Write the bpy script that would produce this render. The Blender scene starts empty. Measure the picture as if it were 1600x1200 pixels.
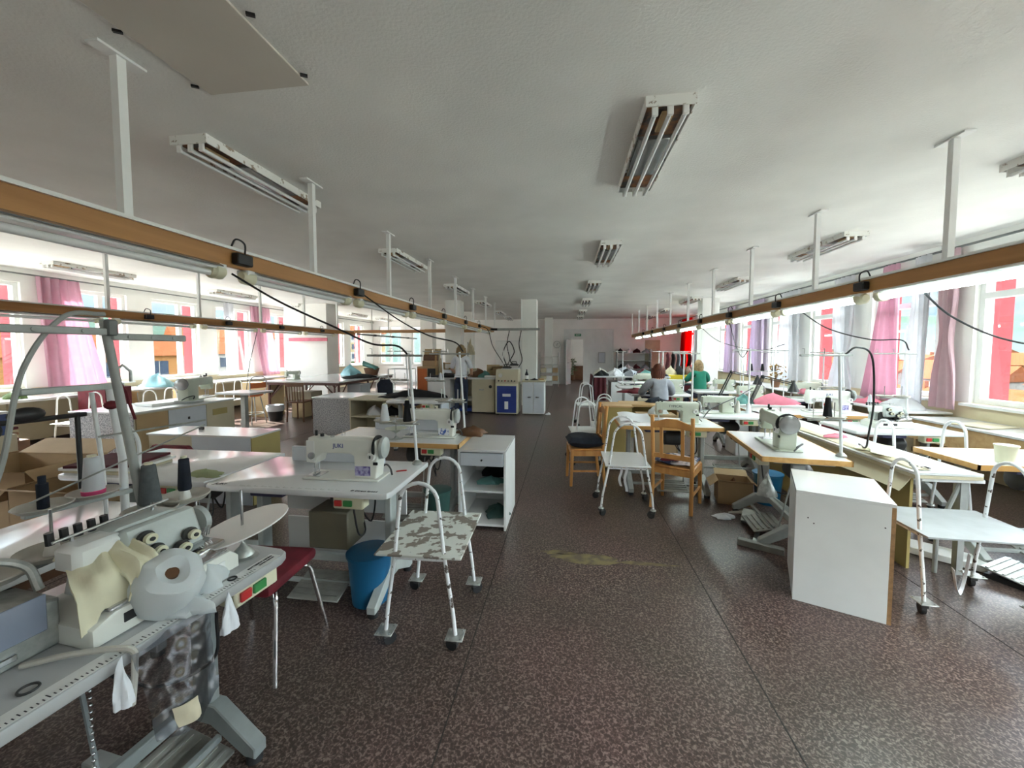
import bpy, bmesh, math, random
from mathutils import Vector, Matrix, Euler
random.seed(7)
PI = math.pi
sc = bpy.context.scene
COL = sc.collection

# ------------------------------------------------------------------ materials
def _nodes(name):
    m = bpy.data.materials.new(name); m.use_nodes = True
    nt = m.node_tree
    for n in list(nt.nodes): nt.nodes.remove(n)
    out = nt.nodes.new('ShaderNodeOutputMaterial')
    return m, nt, out
def mat(name, col, rough=.5, metal=0., var=.12, scale=6., bump=0., bscale=80., coat=0., spec=.5, col2=None, thr=None, detail=4):
    m, nt, out = _nodes(name)
    N, L = nt.nodes, nt.links
    b = N.new('ShaderNodeBsdfPrincipled'); L.new(b.outputs[0], out.inputs[0])
    b.inputs['Roughness'].default_value = rough; b.inputs['Metallic'].default_value = metal
    b.inputs['Specular IOR Level'].default_value = spec
    if coat: b.inputs['Coat Weight'].default_value = coat; b.inputs['Coat Roughness'].default_value = .12
    tc = N.new('ShaderNodeTexCoord')
    nz = N.new('ShaderNodeTexNoise'); nz.inputs['Scale'].default_value = scale; nz.inputs['Detail'].default_value = detail
    L.new(tc.outputs['Object'], nz.inputs['Vector'])
    rp = N.new('ShaderNodeValToRGB'); L.new(nz.outputs['Fac'], rp.inputs['Fac'])
    c = Vector(col); c2 = Vector(col2) if col2 else c * (1 - var)
    rp.color_ramp.elements[0].color = (*c2, 1); rp.color_ramp.elements[1].color = (*c, 1)
    lo, hi = thr if thr else (.35, .65)
    rp.color_ramp.elements[0].position = lo; rp.color_ramp.elements[1].position = hi
    L.new(rp.outputs[0], b.inputs['Base Color'])
    if bump:
        n2 = N.new('ShaderNodeTexNoise'); n2.inputs['Scale'].default_value = bscale; n2.inputs['Detail'].default_value = 3
        L.new(tc.outputs['Object'], n2.inputs['Vector'])
        bp = N.new('ShaderNodeBump'); bp.inputs['Strength'].default_value = bump; bp.inputs['Distance'].default_value = .01
        L.new(n2.outputs['Fac'], bp.inputs['Height']); L.new(bp.outputs[0], b.inputs['Normal'])
    return m
def wood(name, c1, c2, axis=0, rough=.45, scale=14.):
    m, nt, out = _nodes(name)
    N, L = nt.nodes, nt.links
    b = N.new('ShaderNodeBsdfPrincipled'); L.new(b.outputs[0], out.inputs[0]); b.inputs['Roughness'].default_value = rough
    tc = N.new('ShaderNodeTexCoord'); mp = N.new('ShaderNodeMapping')
    s = [1., 1., 1.]; s[axis] = .06; mp.inputs['Scale'].default_value = s
    nz = N.new('ShaderNodeTexNoise'); nz.inputs['Scale'].default_value = scale; nz.inputs['Detail'].default_value = 6; nz.inputs['Distortion'].default_value = .6
    L.new(tc.outputs['Object'], mp.inputs['Vector']); L.new(mp.outputs[0], nz.inputs['Vector'])
    rp = N.new('ShaderNodeValToRGB'); L.new(nz.outputs['Fac'], rp.inputs['Fac'])
    rp.color_ramp.elements[0].color = (*c1, 1); rp.color_ramp.elements[1].color = (*c2, 1)
    rp.color_ramp.elements[0].position = .35; rp.color_ramp.elements[1].position = .62
    L.new(rp.outputs[0], b.inputs['Base Color'])
    return m
def cloth_mat(name, col, trans=.5, var=.15):
    m, nt, out = _nodes(name)
    N, L = nt.nodes, nt.links
    d = N.new('ShaderNodeBsdfDiffuse'); t = N.new('ShaderNodeBsdfTranslucent'); mx = N.new('ShaderNodeMixShader')
    tc = N.new('ShaderNodeTexCoord'); nz = N.new('ShaderNodeTexNoise'); nz.inputs['Scale'].default_value = 9.
    L.new(tc.outputs['Object'], nz.inputs['Vector'])
    rp = N.new('ShaderNodeValToRGB'); L.new(nz.outputs['Fac'], rp.inputs['Fac'])
    rp.color_ramp.elements[0].color = (*[c * (1 - var) for c in col], 1); rp.color_ramp.elements[1].color = (*col, 1)
    L.new(rp.outputs[0], d.inputs[0]); L.new(rp.outputs[0], t.inputs[0])
    mx.inputs[0].default_value = trans
    L.new(d.outputs[0], mx.inputs[1]); L.new(t.outputs[0], mx.inputs[2]); L.new(mx.outputs[0], out.inputs[0])
    return m
def clear_mat(name, alpha=.93, tint=(1, 1, 1), rough=.03, gl=.06):
    m, nt, out = _nodes(name)
    N, L = nt.nodes, nt.links
    t = N.new('ShaderNodeBsdfTransparent'); t.inputs[0].default_value = (*[alpha * c for c in tint], 1)
    g = N.new('ShaderNodeBsdfGlossy'); g.inputs['Roughness'].default_value = rough
    mx = N.new('ShaderNodeMixShader'); mx.inputs[0].default_value = gl
    L.new(t.outputs[0], mx.inputs[1]); L.new(g.outputs[0], mx.inputs[2]); L.new(mx.outputs[0], out.inputs[0])
    return m
def emit_mat(name, col, s):
    m, nt, out = _nodes(name)
    e = nt.nodes.new('ShaderNodeEmission'); e.inputs[0].default_value = (*col, 1); e.inputs[1].default_value = s
    nt.links.new(e.outputs[0], out.inputs[0]); return m

M = {}
def addm(k, *a, **kw): M[k] = mat(k, *a, **kw)
addm('ceiling', (.83, .825, .80), .9, var=.09, scale=1.3, bump=.35, bscale=60)
addm('board', (.60, .56, .50), .8, var=.06, scale=2)
addm('wall', (.86, .86, .83), .85, var=.05, scale=2)
addm('wall_far', (.91, .895, .88), .8, var=.06, scale=1.5)
addm('wall_pink', (.78, .62, .62), .8, var=.06, scale=1.5)
addm('cream_wall', (.78, .68, .46), .7, var=.1, scale=3)
addm('fixture_paint', (.80, .80, .77), .5, col2=(.30, .24, .18), scale=18, thr=(.36, .42), detail=6)
addm('white_frame', (.82, .83, .82), .35, var=.05)
addm('laminate', (.74, .75, .76), .2, var=.05, scale=3, coat=.3)
addm('laminate_grey', (.43, .435, .44), .3, var=.06, scale=3)
addm('white_board', (.77, .785, .785), .4, var=.06, scale=4)
addm('chip', (.36, .20, .09), .7, var=.3, scale=40)
addm('tan_panel', (.48, .33, .17), .6, var=.1, scale=3)
addm('olive_panel', (.42, .33, .12), .6, var=.1, scale=3)
addm('cream_panel', (.60, .54, .40), .6, var=.08, scale=3)
addm('blue_grey_panel', (.60, .64, .70), .5, var=.06)
addm('speckle_cloth', (.55, .54, .55), .9, col2=(.25, .25, .27), scale=60, thr=(.42, .58))
addm('stand_grey', (.36, .38, .37), .45, var=.15, scale=12)
addm('stand_mid', (.20, .22, .22), .45, var=.15, scale=12)
addm('stand_dark', (.16, .17, .17), .5, var=.2, scale=12)
addm('machine_white', (.76, .77, .72), .28, var=.05, scale=8, coat=.3)
addm('machine_green', (.52, .56, .47), .32, var=.08, scale=8, coat=.2)
addm('machine_grey', (.46, .50, .49), .35, var=.12, scale=10)
addm('steel', (.62, .63, .65), .22, 1., var=.15, scale=20)
addm('chrome', (.8, .8, .82), .1, 1., var=.05)
addm('galv', (.5, .52, .5), .4, .7, var=.3, scale=30)
addm('black', (.015, .015, .017), .45, var=.3)
addm('rubber', (.02, .02, .022), .6, var=.3)
addm('dark_motor', (.05, .05, .05), .5, var=.3)
addm('olive_box', (.16, .145, .10), .5, var=.15)
addm('paint_white', (.80, .82, .84), .35, col2=(.10, .08, .07), scale=30, thr=(.365, .385), detail=5)
addm('paint_clean', (.80, .82, .84), .35, var=.05)
addm('paint_flaked', (.66, .68, .64), .55, col2=(.22, .19, .16), scale=16, thr=(.47, .50), detail=8)
addm('shelf_grey', (.42, .44, .46), .4, var=.15, scale=6)
addm('dark_grey_cone', (.10, .115, .125), .8, var=.25, scale=50)
addm('navy', (.012, .018, .035), .85, var=.4, scale=20)
addm('black_cloth', (.012, .012, .015), .9, var=.4, scale=12)
addm('white_thread', (.72, .75, .80), .8, var=.08)
addm('pink_plastic', (.75, .08, .25), .4)
addm('dish', (.52, .50, .45), .4, var=.1)
addm('white_plastic', (.82, .82, .80), .35, var=.04)
addm('cream_plastic', (.72, .70, .52), .4, var=.05)
addm('red_cloth', (.16, .008, .018), .8, var=.35, scale=12)
addm('maroon', (.10, .012, .02), .85, var=.3, scale=8)
addm('red_btn', (.55, .03, .03), .4)
addm('green_btn', (.05, .28, .08), .4)
addm('blue_bin', (.01, .12, .26), .4, var=.15, scale=4)
addm('green_bin', (.03, .09, .08), .5, var=.15)
addm('cardboard', (.42, .29, .16), .8, var=.1, scale=5)
addm('cardboard_light', (.52, .39, .22), .8, var=.1, scale=5)
addm('cream_cloth', (.74, .70, .52), .9, var=.1, scale=10)
addm('green_cloth', (.36, .40, .22), .9, var=.15)
addm('paper', (.56, .50, .36), .8, var=.1, scale=5)
addm('white_cloth', (.78, .80, .84), .85, var=.08)
addm('teal_cloth', (.12, .30, .28), .85, var=.2)
addm('pink_cloth', (.75, .22, .30), .85, var=.2)
addm('yellow', (.75, .58, .03), .5, var=.1)
addm('blue_machine', (.03, .07, .32), .4, var=.15)
addm('blue_box', (.05, .08, .22), .6, var=.1)
addm('grill_blue', (.035, .065, .30), .4, var=.3, scale=3)
addm('orange', (.62, .16, .04), .5, var=.12)
addm('purple_tray', (.05, .05, .12), .5)
addm('red_paint', (.24, .055, .062), .5, spec=0., var=.05)
addm('brown_metal', (.11, .04, .03), .5, var=.2)
addm('brown_wood_dark', (.16, .07, .03), .5, var=.3, scale=10)
addm('ink', (.02, .02, .03), .6)
addm('ink_blue', (.03, .06, .30), .5)
addm('badge', (.42, .40, .60), .5, col2=(.10, .07, .28), scale=30, thr=(.42, .55))
addm('badge_blue', (.78, .80, .85), .5, col2=(.04, .10, .4), scale=40, thr=(.42, .5))
addm('skin', (.62, .36, .25), .55, var=.08)
addm('hair_red', (.13, .03, .012), .6, var=.4, scale=30)
addm('hair_blonde', (.34, .22, .10), .6, var=.4, scale=30)
addm('shirt_white', (.74, .76, .82), .85, var=.06)
addm('jeans', (.03, .04, .075), .9, var=.3, scale=15)
addm('sweater', (.34, .36, .41), .95, var=.12, scale=20)
addm('green_top', (.01, .19, .12), .85, var=.2)
addm('rust', (.30, .12, .04), .8, col2=(.06, .05, .045), scale=9, thr=(.4, .6))
addm('reflector', (.42, .43, .44), .25, .6, var=.15)
addm('tube_off', (.75, .76, .76), .25, var=.04)
addm('exit_green', (.05, .22, .12), .5)
addm('leaf', (.10, .16, .05), .7, var=.4, scale=20)
addm('dry_leaf', (.35, .20, .05), .8, var=.4, scale=20)
addm('blue_wrap', (.30, .60, .68), .35, var=.15)
addm('pedal', (.33, .33, .30), .5, .3, var=.2, scale=15)
addm('plaster_orange', (.115, .058, .023), .85, spec=0., var=.05)
addm('plaster_yellow', (.115, .09, .05), .85, spec=0., var=.05)
addm('plaster_white', (.12, .115, .108), .85, spec=0., var=.05)
addm('roof_red', (.105, .038, .018), .8, spec=0., var=.2, scale=2)
addm('win_blue', (.02, .027, .04), .15, spec=0., var=.2)
addm('tree', (.012, .02, .007), .9, spec=0., var=.4, scale=1)
addm('hill', (.034, .052, .042), .95, spec=0., col2=(.047, .065, .065), scale=.02, thr=(.4, .6))
addm('ground', (.022, .024, .016), .95, spec=0., var=.3, scale=.05)
addm('bounce_concrete', (.64, .615, .56), .9, spec=0., var=.15, scale=.3)  # pale ground added outside to bounce light indoors
addm('asphalt', (.20, .20, .20), .95, var=.3, scale=.05)
M['rail_wood'] = wood('rail_wood', (.34, .155, .045), (.46, .23, .075), 1, .5, 10)
M['rail_wood_x'] = wood('rail_wood_x', (.40, .20, .08), (.52, .28, .12), 0, .5, 10)
M['edge_wood'] = wood('edge_wood', (.50, .27, .08), (.62, .36, .13), 0, .4, 14)
M['chair_wood'] = wood('chair_wood', (.50, .22, .06), (.62, .31, .10), 2, .35, 14)
M['plank'] = wood('plank', (.46, .28, .12), (.56, .37, .18), 0, .5, 12)
M['curtain_pink'] = cloth_mat('curtain_pink', (.76, .50, .60), .45)
M['curtain_rose'] = cloth_mat('curtain_rose', (.70, .52, .56), .45)
M['curtain_white'] = cloth_mat('curtain_white', (.80, .80, .83), .5)
M['curtain_lilac'] = cloth_mat('curtain_lilac', (.72, .62, .76), .45)
M['curtain_red'] = cloth_mat('curtain_red', (.95, .02, .02), .55)
M['glass'] = clear_mat('glass', .90, (.97, 1, 1), .02, .06)
M['clear_bag'] = clear_mat('clear_bag', .84, (.94, .96, 1.), .15, .13)
M['milky_bag'] = cloth_mat('milky_bag', (.86, .90, .92), .35)
M['tube_lit'] = emit_mat('tube_lit', (.82, 1., .95), 17.)
M['dark_glass'] = mat('dark_glass', (.22, .25, .33), .12, var=.1)

# floor: patterned vinyl with speckle, worn areas and a few seams
def floor_material():
    m, nt, out = _nodes('floor_vinyl')
    N, L = nt.nodes, nt.links
    b = N.new('ShaderNodeBsdfPrincipled'); L.new(b.outputs[0], out.inputs[0])
    tc = N.new('ShaderNodeTexCoord')
    v = N.new('ShaderNodeTexVoronoi'); v.feature = 'DISTANCE_TO_EDGE'; v.inputs['Scale'].default_value = 48.
    nz = N.new('ShaderNodeTexNoise'); nz.inputs['Scale'].default_value = 80.; nz.inputs['Detail'].default_value = 2.5; nz.inputs['Distortion'].default_value = .8
    big = N.new('ShaderNodeTexNoise'); big.inputs['Scale'].default_value = .9; big.inputs['Detail'].default_value = 4
    for t in (v, nz, big): L.new(tc.outputs['Object'], t.inputs['Vector'])
    mu = N.new('ShaderNodeMath'); mu.operation = 'MULTIPLY_ADD'; mu.inputs[1].default_value = -.55
    L.new(v.outputs['Distance'], mu.inputs[0]); L.new(nz.outputs['Fac'], mu.inputs[2])
    rp = N.new('ShaderNodeValToRGB'); L.new(mu.outputs[0], rp.inputs['Fac'])
    rp.color_ramp.elements[0].position = .36; rp.color_ramp.elements[0].color = (.054, .036, .033, 1)
    rp.color_ramp.elements[1].position = .60; rp.color_ramp.elements[1].color = (.225, .175, .158, 1)
    e = rp.color_ramp.elements.new(.47); e.color = (.108, .074, .066, 1)
    r2 = N.new('ShaderNodeValToRGB'); L.new(big.outputs['Fac'], r2.inputs['Fac'])
    r2.color_ramp.elements[0].position = .38; r2.color_ramp.elements[0].color = (.82, .86, .80, 1)
    r2.color_ramp.elements[1].position = .62; r2.color_ramp.elements[1].color = (1.08, .98, .98, 1)
    mx = N.new('ShaderNodeMix'); mx.data_type = 'RGBA'; mx.blend_type = 'MULTIPLY'; mx.inputs[0].default_value = 1
    L.new(rp.outputs[0], mx.inputs[6]); L.new(r2.outputs[0], mx.inputs[7]); L.new(mx.outputs[2], b.inputs['Base Color'])
    rr = N.new('ShaderNodeMapRange'); rr.inputs[3].default_value = .28; rr.inputs[4].default_value = .32
    L.new(big.outputs['Fac'], rr.inputs[0]); L.new(rr.outputs[0], b.inputs['Roughness'])
    b.inputs['Specular IOR Level'].default_value = .32
    return m
M['floor'] = floor_material()
M['floor_worn'] = mat('floor_worn', (.19, .155, .07), .6, col2=(.12, .09, .06), scale=14, thr=(.4, .6))
M['seam'] = mat('seam', (.03, .025, .022), .7)

# ------------------------------------------------------------------ mesh builder
class MB:
    def __init__(s): s.bm = bmesh.new(); s.mi = 0; s.X = None
    def _v(s, co):
        co = Vector(co)
        if s.X is not None: co = s.X @ co
        return s.bm.verts.new(co)
    def _f(s, vs):
        try:
            f = s.bm.faces.new(vs); f.material_index = s.mi; return f
        except ValueError: return None
    def box(s, c, d, bev=0., rot=None, seg=1):
        hx, hy, hz = d[0] / 2, d[1] / 2, d[2] / 2
        R = Euler(rot).to_matrix() if rot else Matrix.Identity(3)
        vs = [s._v(Vector(c) + R @ Vector((x * hx, y * hy, z * hz))) for z in (-1, 1) for y in (-1, 1) for x in (-1, 1)]
        fs = [s._f([vs[i] for i in q]) for q in ((0, 2, 3, 1), (4, 5, 7, 6), (0, 1, 5, 4), (2, 6, 7, 3), (0, 4, 6, 2), (1, 3, 7, 5))]
        if bev:
            es = list({e for f in fs for e in f.edges})
            bmesh.ops.bevel(s.bm, geom=es, offset=bev, segments=seg, affect='EDGES', profile=.5, material=-1)
        return s
    def box2(s, a, b, bev=0., seg=1):
        return s.box([(a[i] + b[i]) / 2 for i in range(3)], [abs(b[i] - a[i]) for i in range(3)], bev, None, seg)
    def ring(s, c, u, v, ru, rv, n):
        return [s._v(Vector(c) + u * (math.cos(2 * PI * i / n) * ru) + v * (math.sin(2 * PI * i / n) * rv)) for i in range(n)]
    def cyl(s, p0, p1, r0, r1=None, n=12, cap=True):
        r1 = r0 if r1 is None else r1
        p0, p1 = Vector(p0), Vector(p1); d = (p1 - p0).normalized()
        u = d.orthogonal().normalized(); v = d.cross(u)
        a = s.ring(p0, u, v, r0, r0, n); b = s.ring(p1, u, v, r1, r1, n)
        for i in range(n): s._f([a[i], a[(i + 1) % n], b[(i + 1) % n], b[i]])
        if cap: s._f(a[::-1]); s._f(b)
        return s
    def tube(s, pts, r, n=8, closed=False, cap=True):
        P = [Vector(p) for p in pts]; m = len(P)
        rs = r if isinstance(r, (list, tuple)) else [r] * m
        T = []
        for i in range(m):
            a = P[(i - 1) % m] if (closed or i > 0) else P[i]
            b = P[(i + 1) % m] if (closed or i < m - 1) else P[i]
            T.append((b - a).normalized())
        u = T[0].orthogonal().normalized(); rings = []
        for i in range(m):
            u = (u - T[i] * u.dot(T[i]))
            u = u.normalized() if u.length > 1e-6 else T[i].orthogonal().normalized()
            rings.append(s.ring(P[i], u, T[i].cross(u), rs[i], rs[i], n))
        for k in range(m if closed else m - 1):
            a, b = rings[k], rings[(k + 1) % m]
            for i in range(n): s._f([a[i], a[(i + 1) % n], b[(i + 1) % n], b[i]])
        if cap and not closed: s._f(rings[0][::-1]); s._f(rings[-1])
        return s
    def lathe(s, prof, o=(0, 0, 0), axis='z', n=20, sy=1.):
        o = Vector(o)
        A = {'z': (Vector((1, 0, 0)), Vector((0, 1, 0)), Vector((0, 0, 1))), 'x': (Vector((0, 1, 0)), Vector((0, 0, 1)), Vector((1, 0, 0))), 'y': (Vector((0, 0, 1)), Vector((1, 0, 0)), Vector((0, 1, 0)))}[axis]
        rings = [s.ring(o + A[2] * z, A[0], A[1], max(r, 1e-4), max(r, 1e-4) * sy, n) for r, z in prof]
        for a, b in zip(rings, rings[1:]):
            for i in range(n): s._f([a[i], a[(i + 1) % n], b[(i + 1) % n], b[i]])
        s._f(rings[0][::-1]); s._f(rings[-1])
        return s
    def prism(s, poly, a, b, plane='xz', bev=0., seg=2):
        def P(p, t):
            return {'xz': (p[0], t, p[1]), 'xy': (p[0], p[1], t), 'yz': (t, p[0], p[1])}[plane]
        A = [s._v(P(p, a)) for p in poly]; B = [s._v(P(p, b)) for p in poly]; n = len(poly)
        fs = [s._f(A), s._f(B[::-1])] + [s._f([A[i], B[i], B[(i + 1) % n], A[(i + 1) % n]]) for i in range(n)]
        fs = [f for f in fs if f]
        bmesh.ops.recalc_face_normals(s.bm, faces=fs)
        if bev:
            es = list({e for f in fs[:2] for e in f.edges})
            bmesh.ops.bevel(s.bm, geom=es, offset=bev, segments=seg, affect='EDGES', profile=.5, material=-1)
        return s
    def ball(s, c, r, n=12, m=8):
        r = r if isinstance(r, (list, tuple)) else (r, r, r); c = Vector(c)
        rings = []
        for j in range(1, m):
            t = PI * j / m
            rings.append([s._v(c + Vector((math.sin(t) * math.cos(2 * PI * i / n) * r[0], math.sin(t) * math.sin(2 * PI * i / n) * r[1], -math.cos(t) * r[2]))) for i in range(n)])
        b0 = s._v(c - Vector((0, 0, r[2]))); b1 = s._v(c + Vector((0, 0, r[2])))
        for a, b in zip(rings, rings[1:]):
            for i in range(n): s._f([a[i], a[(i + 1) % n], b[(i + 1) % n], b[i]])
        for i in range(n):
            s._f([rings[0][(i + 1) % n], rings[0][i], b0]); s._f([rings[-1][i], rings[-1][(i + 1) % n], b1])
        return s
    def sheet(s, fn, nu, nv, th=.004):
        """a cloth: fn(u,v) -> point, given a thickness along its normal"""
        g = [[Vector(fn(i / nu, j / nv)) for j in range(nv + 1)] for i in range(nu + 1)]
        def nrm(i, j):
            a = g[min(i + 1, nu)][j] - g[max(i - 1, 0)][j]; b = g[i][min(j + 1, nv)] - g[i][max(j - 1, 0)]
            n = a.cross(b); return n.normalized() if n.length > 1e-9 else Vector((0, 0, 1))
        A = [[s._v(g[i][j] + nrm(i, j) * th / 2) for j in range(nv + 1)] for i in range(nu + 1)]
        B = [[s._v(g[i][j] - nrm(i, j) * th / 2) for j in range(nv + 1)] for i in range(nu + 1)]
        for i in range(nu):
            for j in range(nv):
                s._f([A[i][j], A[i + 1][j], A[i + 1][j + 1], A[i][j + 1]])
                s._f([B[i][j + 1], B[i + 1][j + 1], B[i + 1][j], B[i][j]])
        for i in range(nu):
            s._f([A[i][0], B[i][0], B[i + 1][0], A[i + 1][0]]); s._f([A[i + 1][nv], B[i + 1][nv], B[i][nv], A[i][nv]])
        for j in range(nv):
            s._f([A[0][j + 1], B[0][j + 1], B[0][j], A[0][j]]); s._f([A[nu][j], B[nu][j], B[nu][j + 1], A[nu][j + 1]])
        return s
    def build(s, name, m, parent=None, loc=None, label=None, rot=None, angle=.7):
        me = bpy.data.meshes.new(name)
        bmesh.ops.recalc_face_normals(s.bm, faces=s.bm.faces)
        s.bm.to_mesh(me); s.bm.free()
        for k in (m if isinstance(m, (list, tuple)) else [m]): me.materials.append(M[k] if isinstance(k, str) else k)
        me.shade_smooth(); me.set_sharp_from_angle(angle=angle)
        o = bpy.data.objects.new(name, me); COL.objects.link(o)
        if parent: o.parent = parent
        if loc: o.location = loc
        if rot: o.rotation_euler = rot
        if label: o['label'] = label
        return o

def thing(name, label, cat, loc=(0, 0, 0), rz=0., group=None):
    o = bpy.data.objects.new(name, None); COL.objects.link(o); o.empty_display_size = .1
    o.location = loc; o.rotation_euler = (0, 0, rz); o['label'] = label; o['category'] = cat
    if group: o['group'] = group
    return o
def tag(o, label, cat, group=None, kind=None):
    if label: o['label'] = label
    if cat: o['category'] = cat
    if group: o['group'] = group
    if kind: o['kind'] = kind
    return o
def struct(o):
    o['kind'] = 'structure'; return o
def dup(o, parent=None):
    c = o.copy(); COL.objects.link(c)
    if parent: c.parent = parent
    for ch in list(o.children): dup(ch, c)
    return c
PROTO = {}
def inst(key, builder, label, loc, rz=0., group=None, scale=None):
    """first call builds the thing at the origin, later calls copy it and its parts"""
    if key in PROTO: o = dup(PROTO[key])
    else: o = builder(); PROTO[key] = o
    o.location = loc; o.rotation_euler = (0, 0, rz); o['label'] = label
    if scale: o.scale = scale
    if group: o['group'] = group
    elif 'group' in o: del o['group']
    return o
def text(body, size, parent, loc, rot, m='ink', name='lettering', ex=.0006):
    cu = bpy.data.curves.new(name, 'FONT'); cu.body = body; cu.size = size; cu.extrude = ex
    cu.align_x = 'CENTER'; cu.align_y = 'CENTER'
    c = bpy.data.objects.new(name, cu); COL.objects.link(c)
    me = bpy.data.meshes.new_from_object(c.evaluated_get(bpy.context.evaluated_depsgraph_get())); bpy.data.objects.remove(c)
    me.materials.clear(); me.materials.append(M[m])
    o = bpy.data.objects.new(name, me); COL.objects.link(o); o.parent = parent; o.location = loc; o.rotation_euler = rot
    return o
def arc(p, r, a0, a1, n, f):
    return [f(r * math.cos(a0 + (a1 - a0) * i / n), r * math.sin(a0 + (a1 - a0) * i / n)) for i in range(n + 1)]
def bez(P, n=16):
    """Catmull-Rom through the points"""
    P = [Vector(p) for p in P]; Q = [P[0] * 2 - P[1]] + P + [P[-1] * 2 - P[-2]]; out = []
    for i in range(1, len(Q) - 2):
        a, b, c, d = Q[i - 1:i + 3]
        for k in range(n):
            t = k / n
            out.append(.5 * ((2 * b) + (c - a) * t + (2 * a - 5 * b + 4 * c - d) * t * t + (3 * b - a - 3 * c + d) * t ** 3))
    out.append(P[-1]); return out
# ================================================================== THE ROOM
XL, XR, YB, YF, ZC = -9.6, 5.15, -3.2, 18.8, 3.05
SILL, HEAD = .92, 2.80
o = MB().box2((XL - .4, YB - .4, -.12), (XR + .4, YF + 3.6, 0)).build('floor', 'floor'); struct(o)
o = MB().box2((XL - .4, YB - .4, ZC), (XR + .4, YF + 3.6, ZC + .15)).build('ceiling', 'ceiling'); struct(o)
for i, x in enumerate((-6.4, -4.95, -3.5, -.5, .93, 2.38)):
    struct(MB().box2((x - .003, YB, -.001), (x + .003, YF, .0015)).build('trim_%d' % (i + 1), 'seam'))
# worn yellowish scuffs in the aisle
m = MB(); random.seed(3)
for (cx, cy, rx, ry) in ((.17, 3.02, .26, .07), (-.05, 3.08, .13, .03), (.62, 3.0, .2, .025)):
    vs = [m._v((cx + rx * (1 + .25 * random.uniform(-1, 1)) * math.cos(t * PI / 10), cy + ry * (1 + .35 * random.uniform(-1, 1)) * math.sin(t * PI / 10), .0012)) for t in range(20)]
    m._f(vs)
struct(m.build('trim_7', 'floor_worn'))

E0, PITCH, WW = 5.85, 1.72, 1.20          # far edge of a window, window pitch and width
BAYS = [E0 + PITCH * k for k in range(-5, 8)]
def side_wall(x0, x1, name, xi):
    m = MB()
    m.mi = 1; m.box2((x0, YB, 0), (x1, YF, SILL))
    m.mi = 0; m.box2((x0, YB, HEAD), (x1, YF, ZC))
    y = YB
    for e in BAYS:
        m.box2((x0, y, SILL), (x1, e - WW, HEAD)); y = e
    m.box2((x0, y, SILL), (x1, YF, HEAD))
    return struct(m.build(name, ['wall', 'cream_wall']))
side_wall(XL - .18, XL, 'wall_left', XL)
side_wall(XR, XR + .18, 'wall_right', XR)
# far wall with the partition opening
m = MB()
m.box2((XL - .3, YF, 0), (-.13, YF + .25, SILL)); m.box2((XL - .3, YF, HEAD), (-.13, YF + .25, ZC)); m.box2((-4.6, YF, SILL), (-.13, YF + .25, HEAD))
for a, b in ((XL - .3, -9.3), (-8.1, -7.6), (-6.4, -5.9), (-4.7, -4.6)): m.box2((a, YF, SILL), (b, YF + .25, HEAD))
m.box2((2.15, YF, 0), (XR + .3, YF + .25, ZC)); m.box2((-.13, YF, 2.57), (2.15, YF + .25, ZC))
struct(m.build('wall_far', 'wall_far'))
# back wall behind the viewpoint with a row of windows as on the sides
m = MB()
BX = [2.6]
m.box2((XL - .3, YB - .3, 0), (XR + .3, YB, SILL)); m.box2((XL - .3, YB - .3, HEAD), (XR + .3, YB, ZC))
x = XL - .3
for b in BX: m.box2((x, YB - .3, SILL), (b, YB, HEAD)); x = b + 1.8
m.box2((x, YB - .3, SILL), (XR + .3, YB, HEAD))
struct(m.build('wall_back', 'wall'))
wn = [0]
def window(axis, at, a0, a1, inward, transom, mull):
    """a white window: frame, mullion, glass; axis 'x' = set in a side wall at x=at"""
    wn[0] += 1
    def bx(m, p0, p1, z0, z1, d0, d1):
        q = sorted((at + inward * d0, at + inward * d1))
        if axis == 'x': m.box2((q[0], p0, z0), (q[1], p1, z1))
        else: m.box2((p0, q[0], z0), (p1, q[1], z1))
    f = MB(); t = .065
    bx(f, a0, a0 + t, SILL, HEAD, -.16, -.06); bx(f, a1 - t, a1, SILL, HEAD, -.16, -.06)
    bx(f, a0 + t, a1 - t, SILL, SILL + t, -.16, -.06); bx(f, a0 + t, a1 - t, HEAD - t, HEAD, -.16, -.06)
    if transom: bx(f, a0 + t, a1 - t, 2.24, 2.32, -.16, -.06)
    if mull:
        c = a0 + (a1 - a0) * mull; bx(f, c - .045, c + .045, SILL + t, 2.24 if transom else HEAD - t, -.15, -.07)
    o = struct(f.build('window_%d' % wn[0], 'white_frame'))
    g = MB(); bx(g, a0 + t, a1 - t, SILL + t, HEAD - t, -.115, -.111); g.build('pane', 'glass', o)
    s = MB(); bx(s, a0 - .02, a1 + .02, SILL - .035, SILL, -.05, .10); s.build('sill', 'white_frame', o)
for e in BAYS: window('x', XL, e - WW, e, 1, False, .62)
for e in BAYS: window('x', XR, e - WW, e, -1, True, .40 if (BAYS.index(e) % 2) else 0)
for b in BX: window('y', YB, b, b + 1.8, 1, False, .5)
for a, b in ((-9.3, -8.1), (-7.6, -6.4), (-5.9, -4.7)): window('y', YF, a, b, -1, False, .5)  # far wall windows, added to brighten that end of the room
# red vertical fins of the facade outside each pier
tn = [7]
for x0, x1 in ((XL - .50, XL - .17), (XR + .17, XR + .45)):
    for e in BAYS:
        tn[0] += 1
        struct(MB().box2((x0, e + .0, .2), (x1, e + .12, 2.95), .01).build('trim_%d' % tn[0], 'red_paint'))
# thin dark picture rail where the curtains hang
for nm, x in (('trim_60', XL + .09), ('trim_61', XR - .09)):
    struct(MB().box2((x - .012, YB, 2.93), (x + .012, YF - .05, 2.955)).build(nm, 'stand_dark'))
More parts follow.
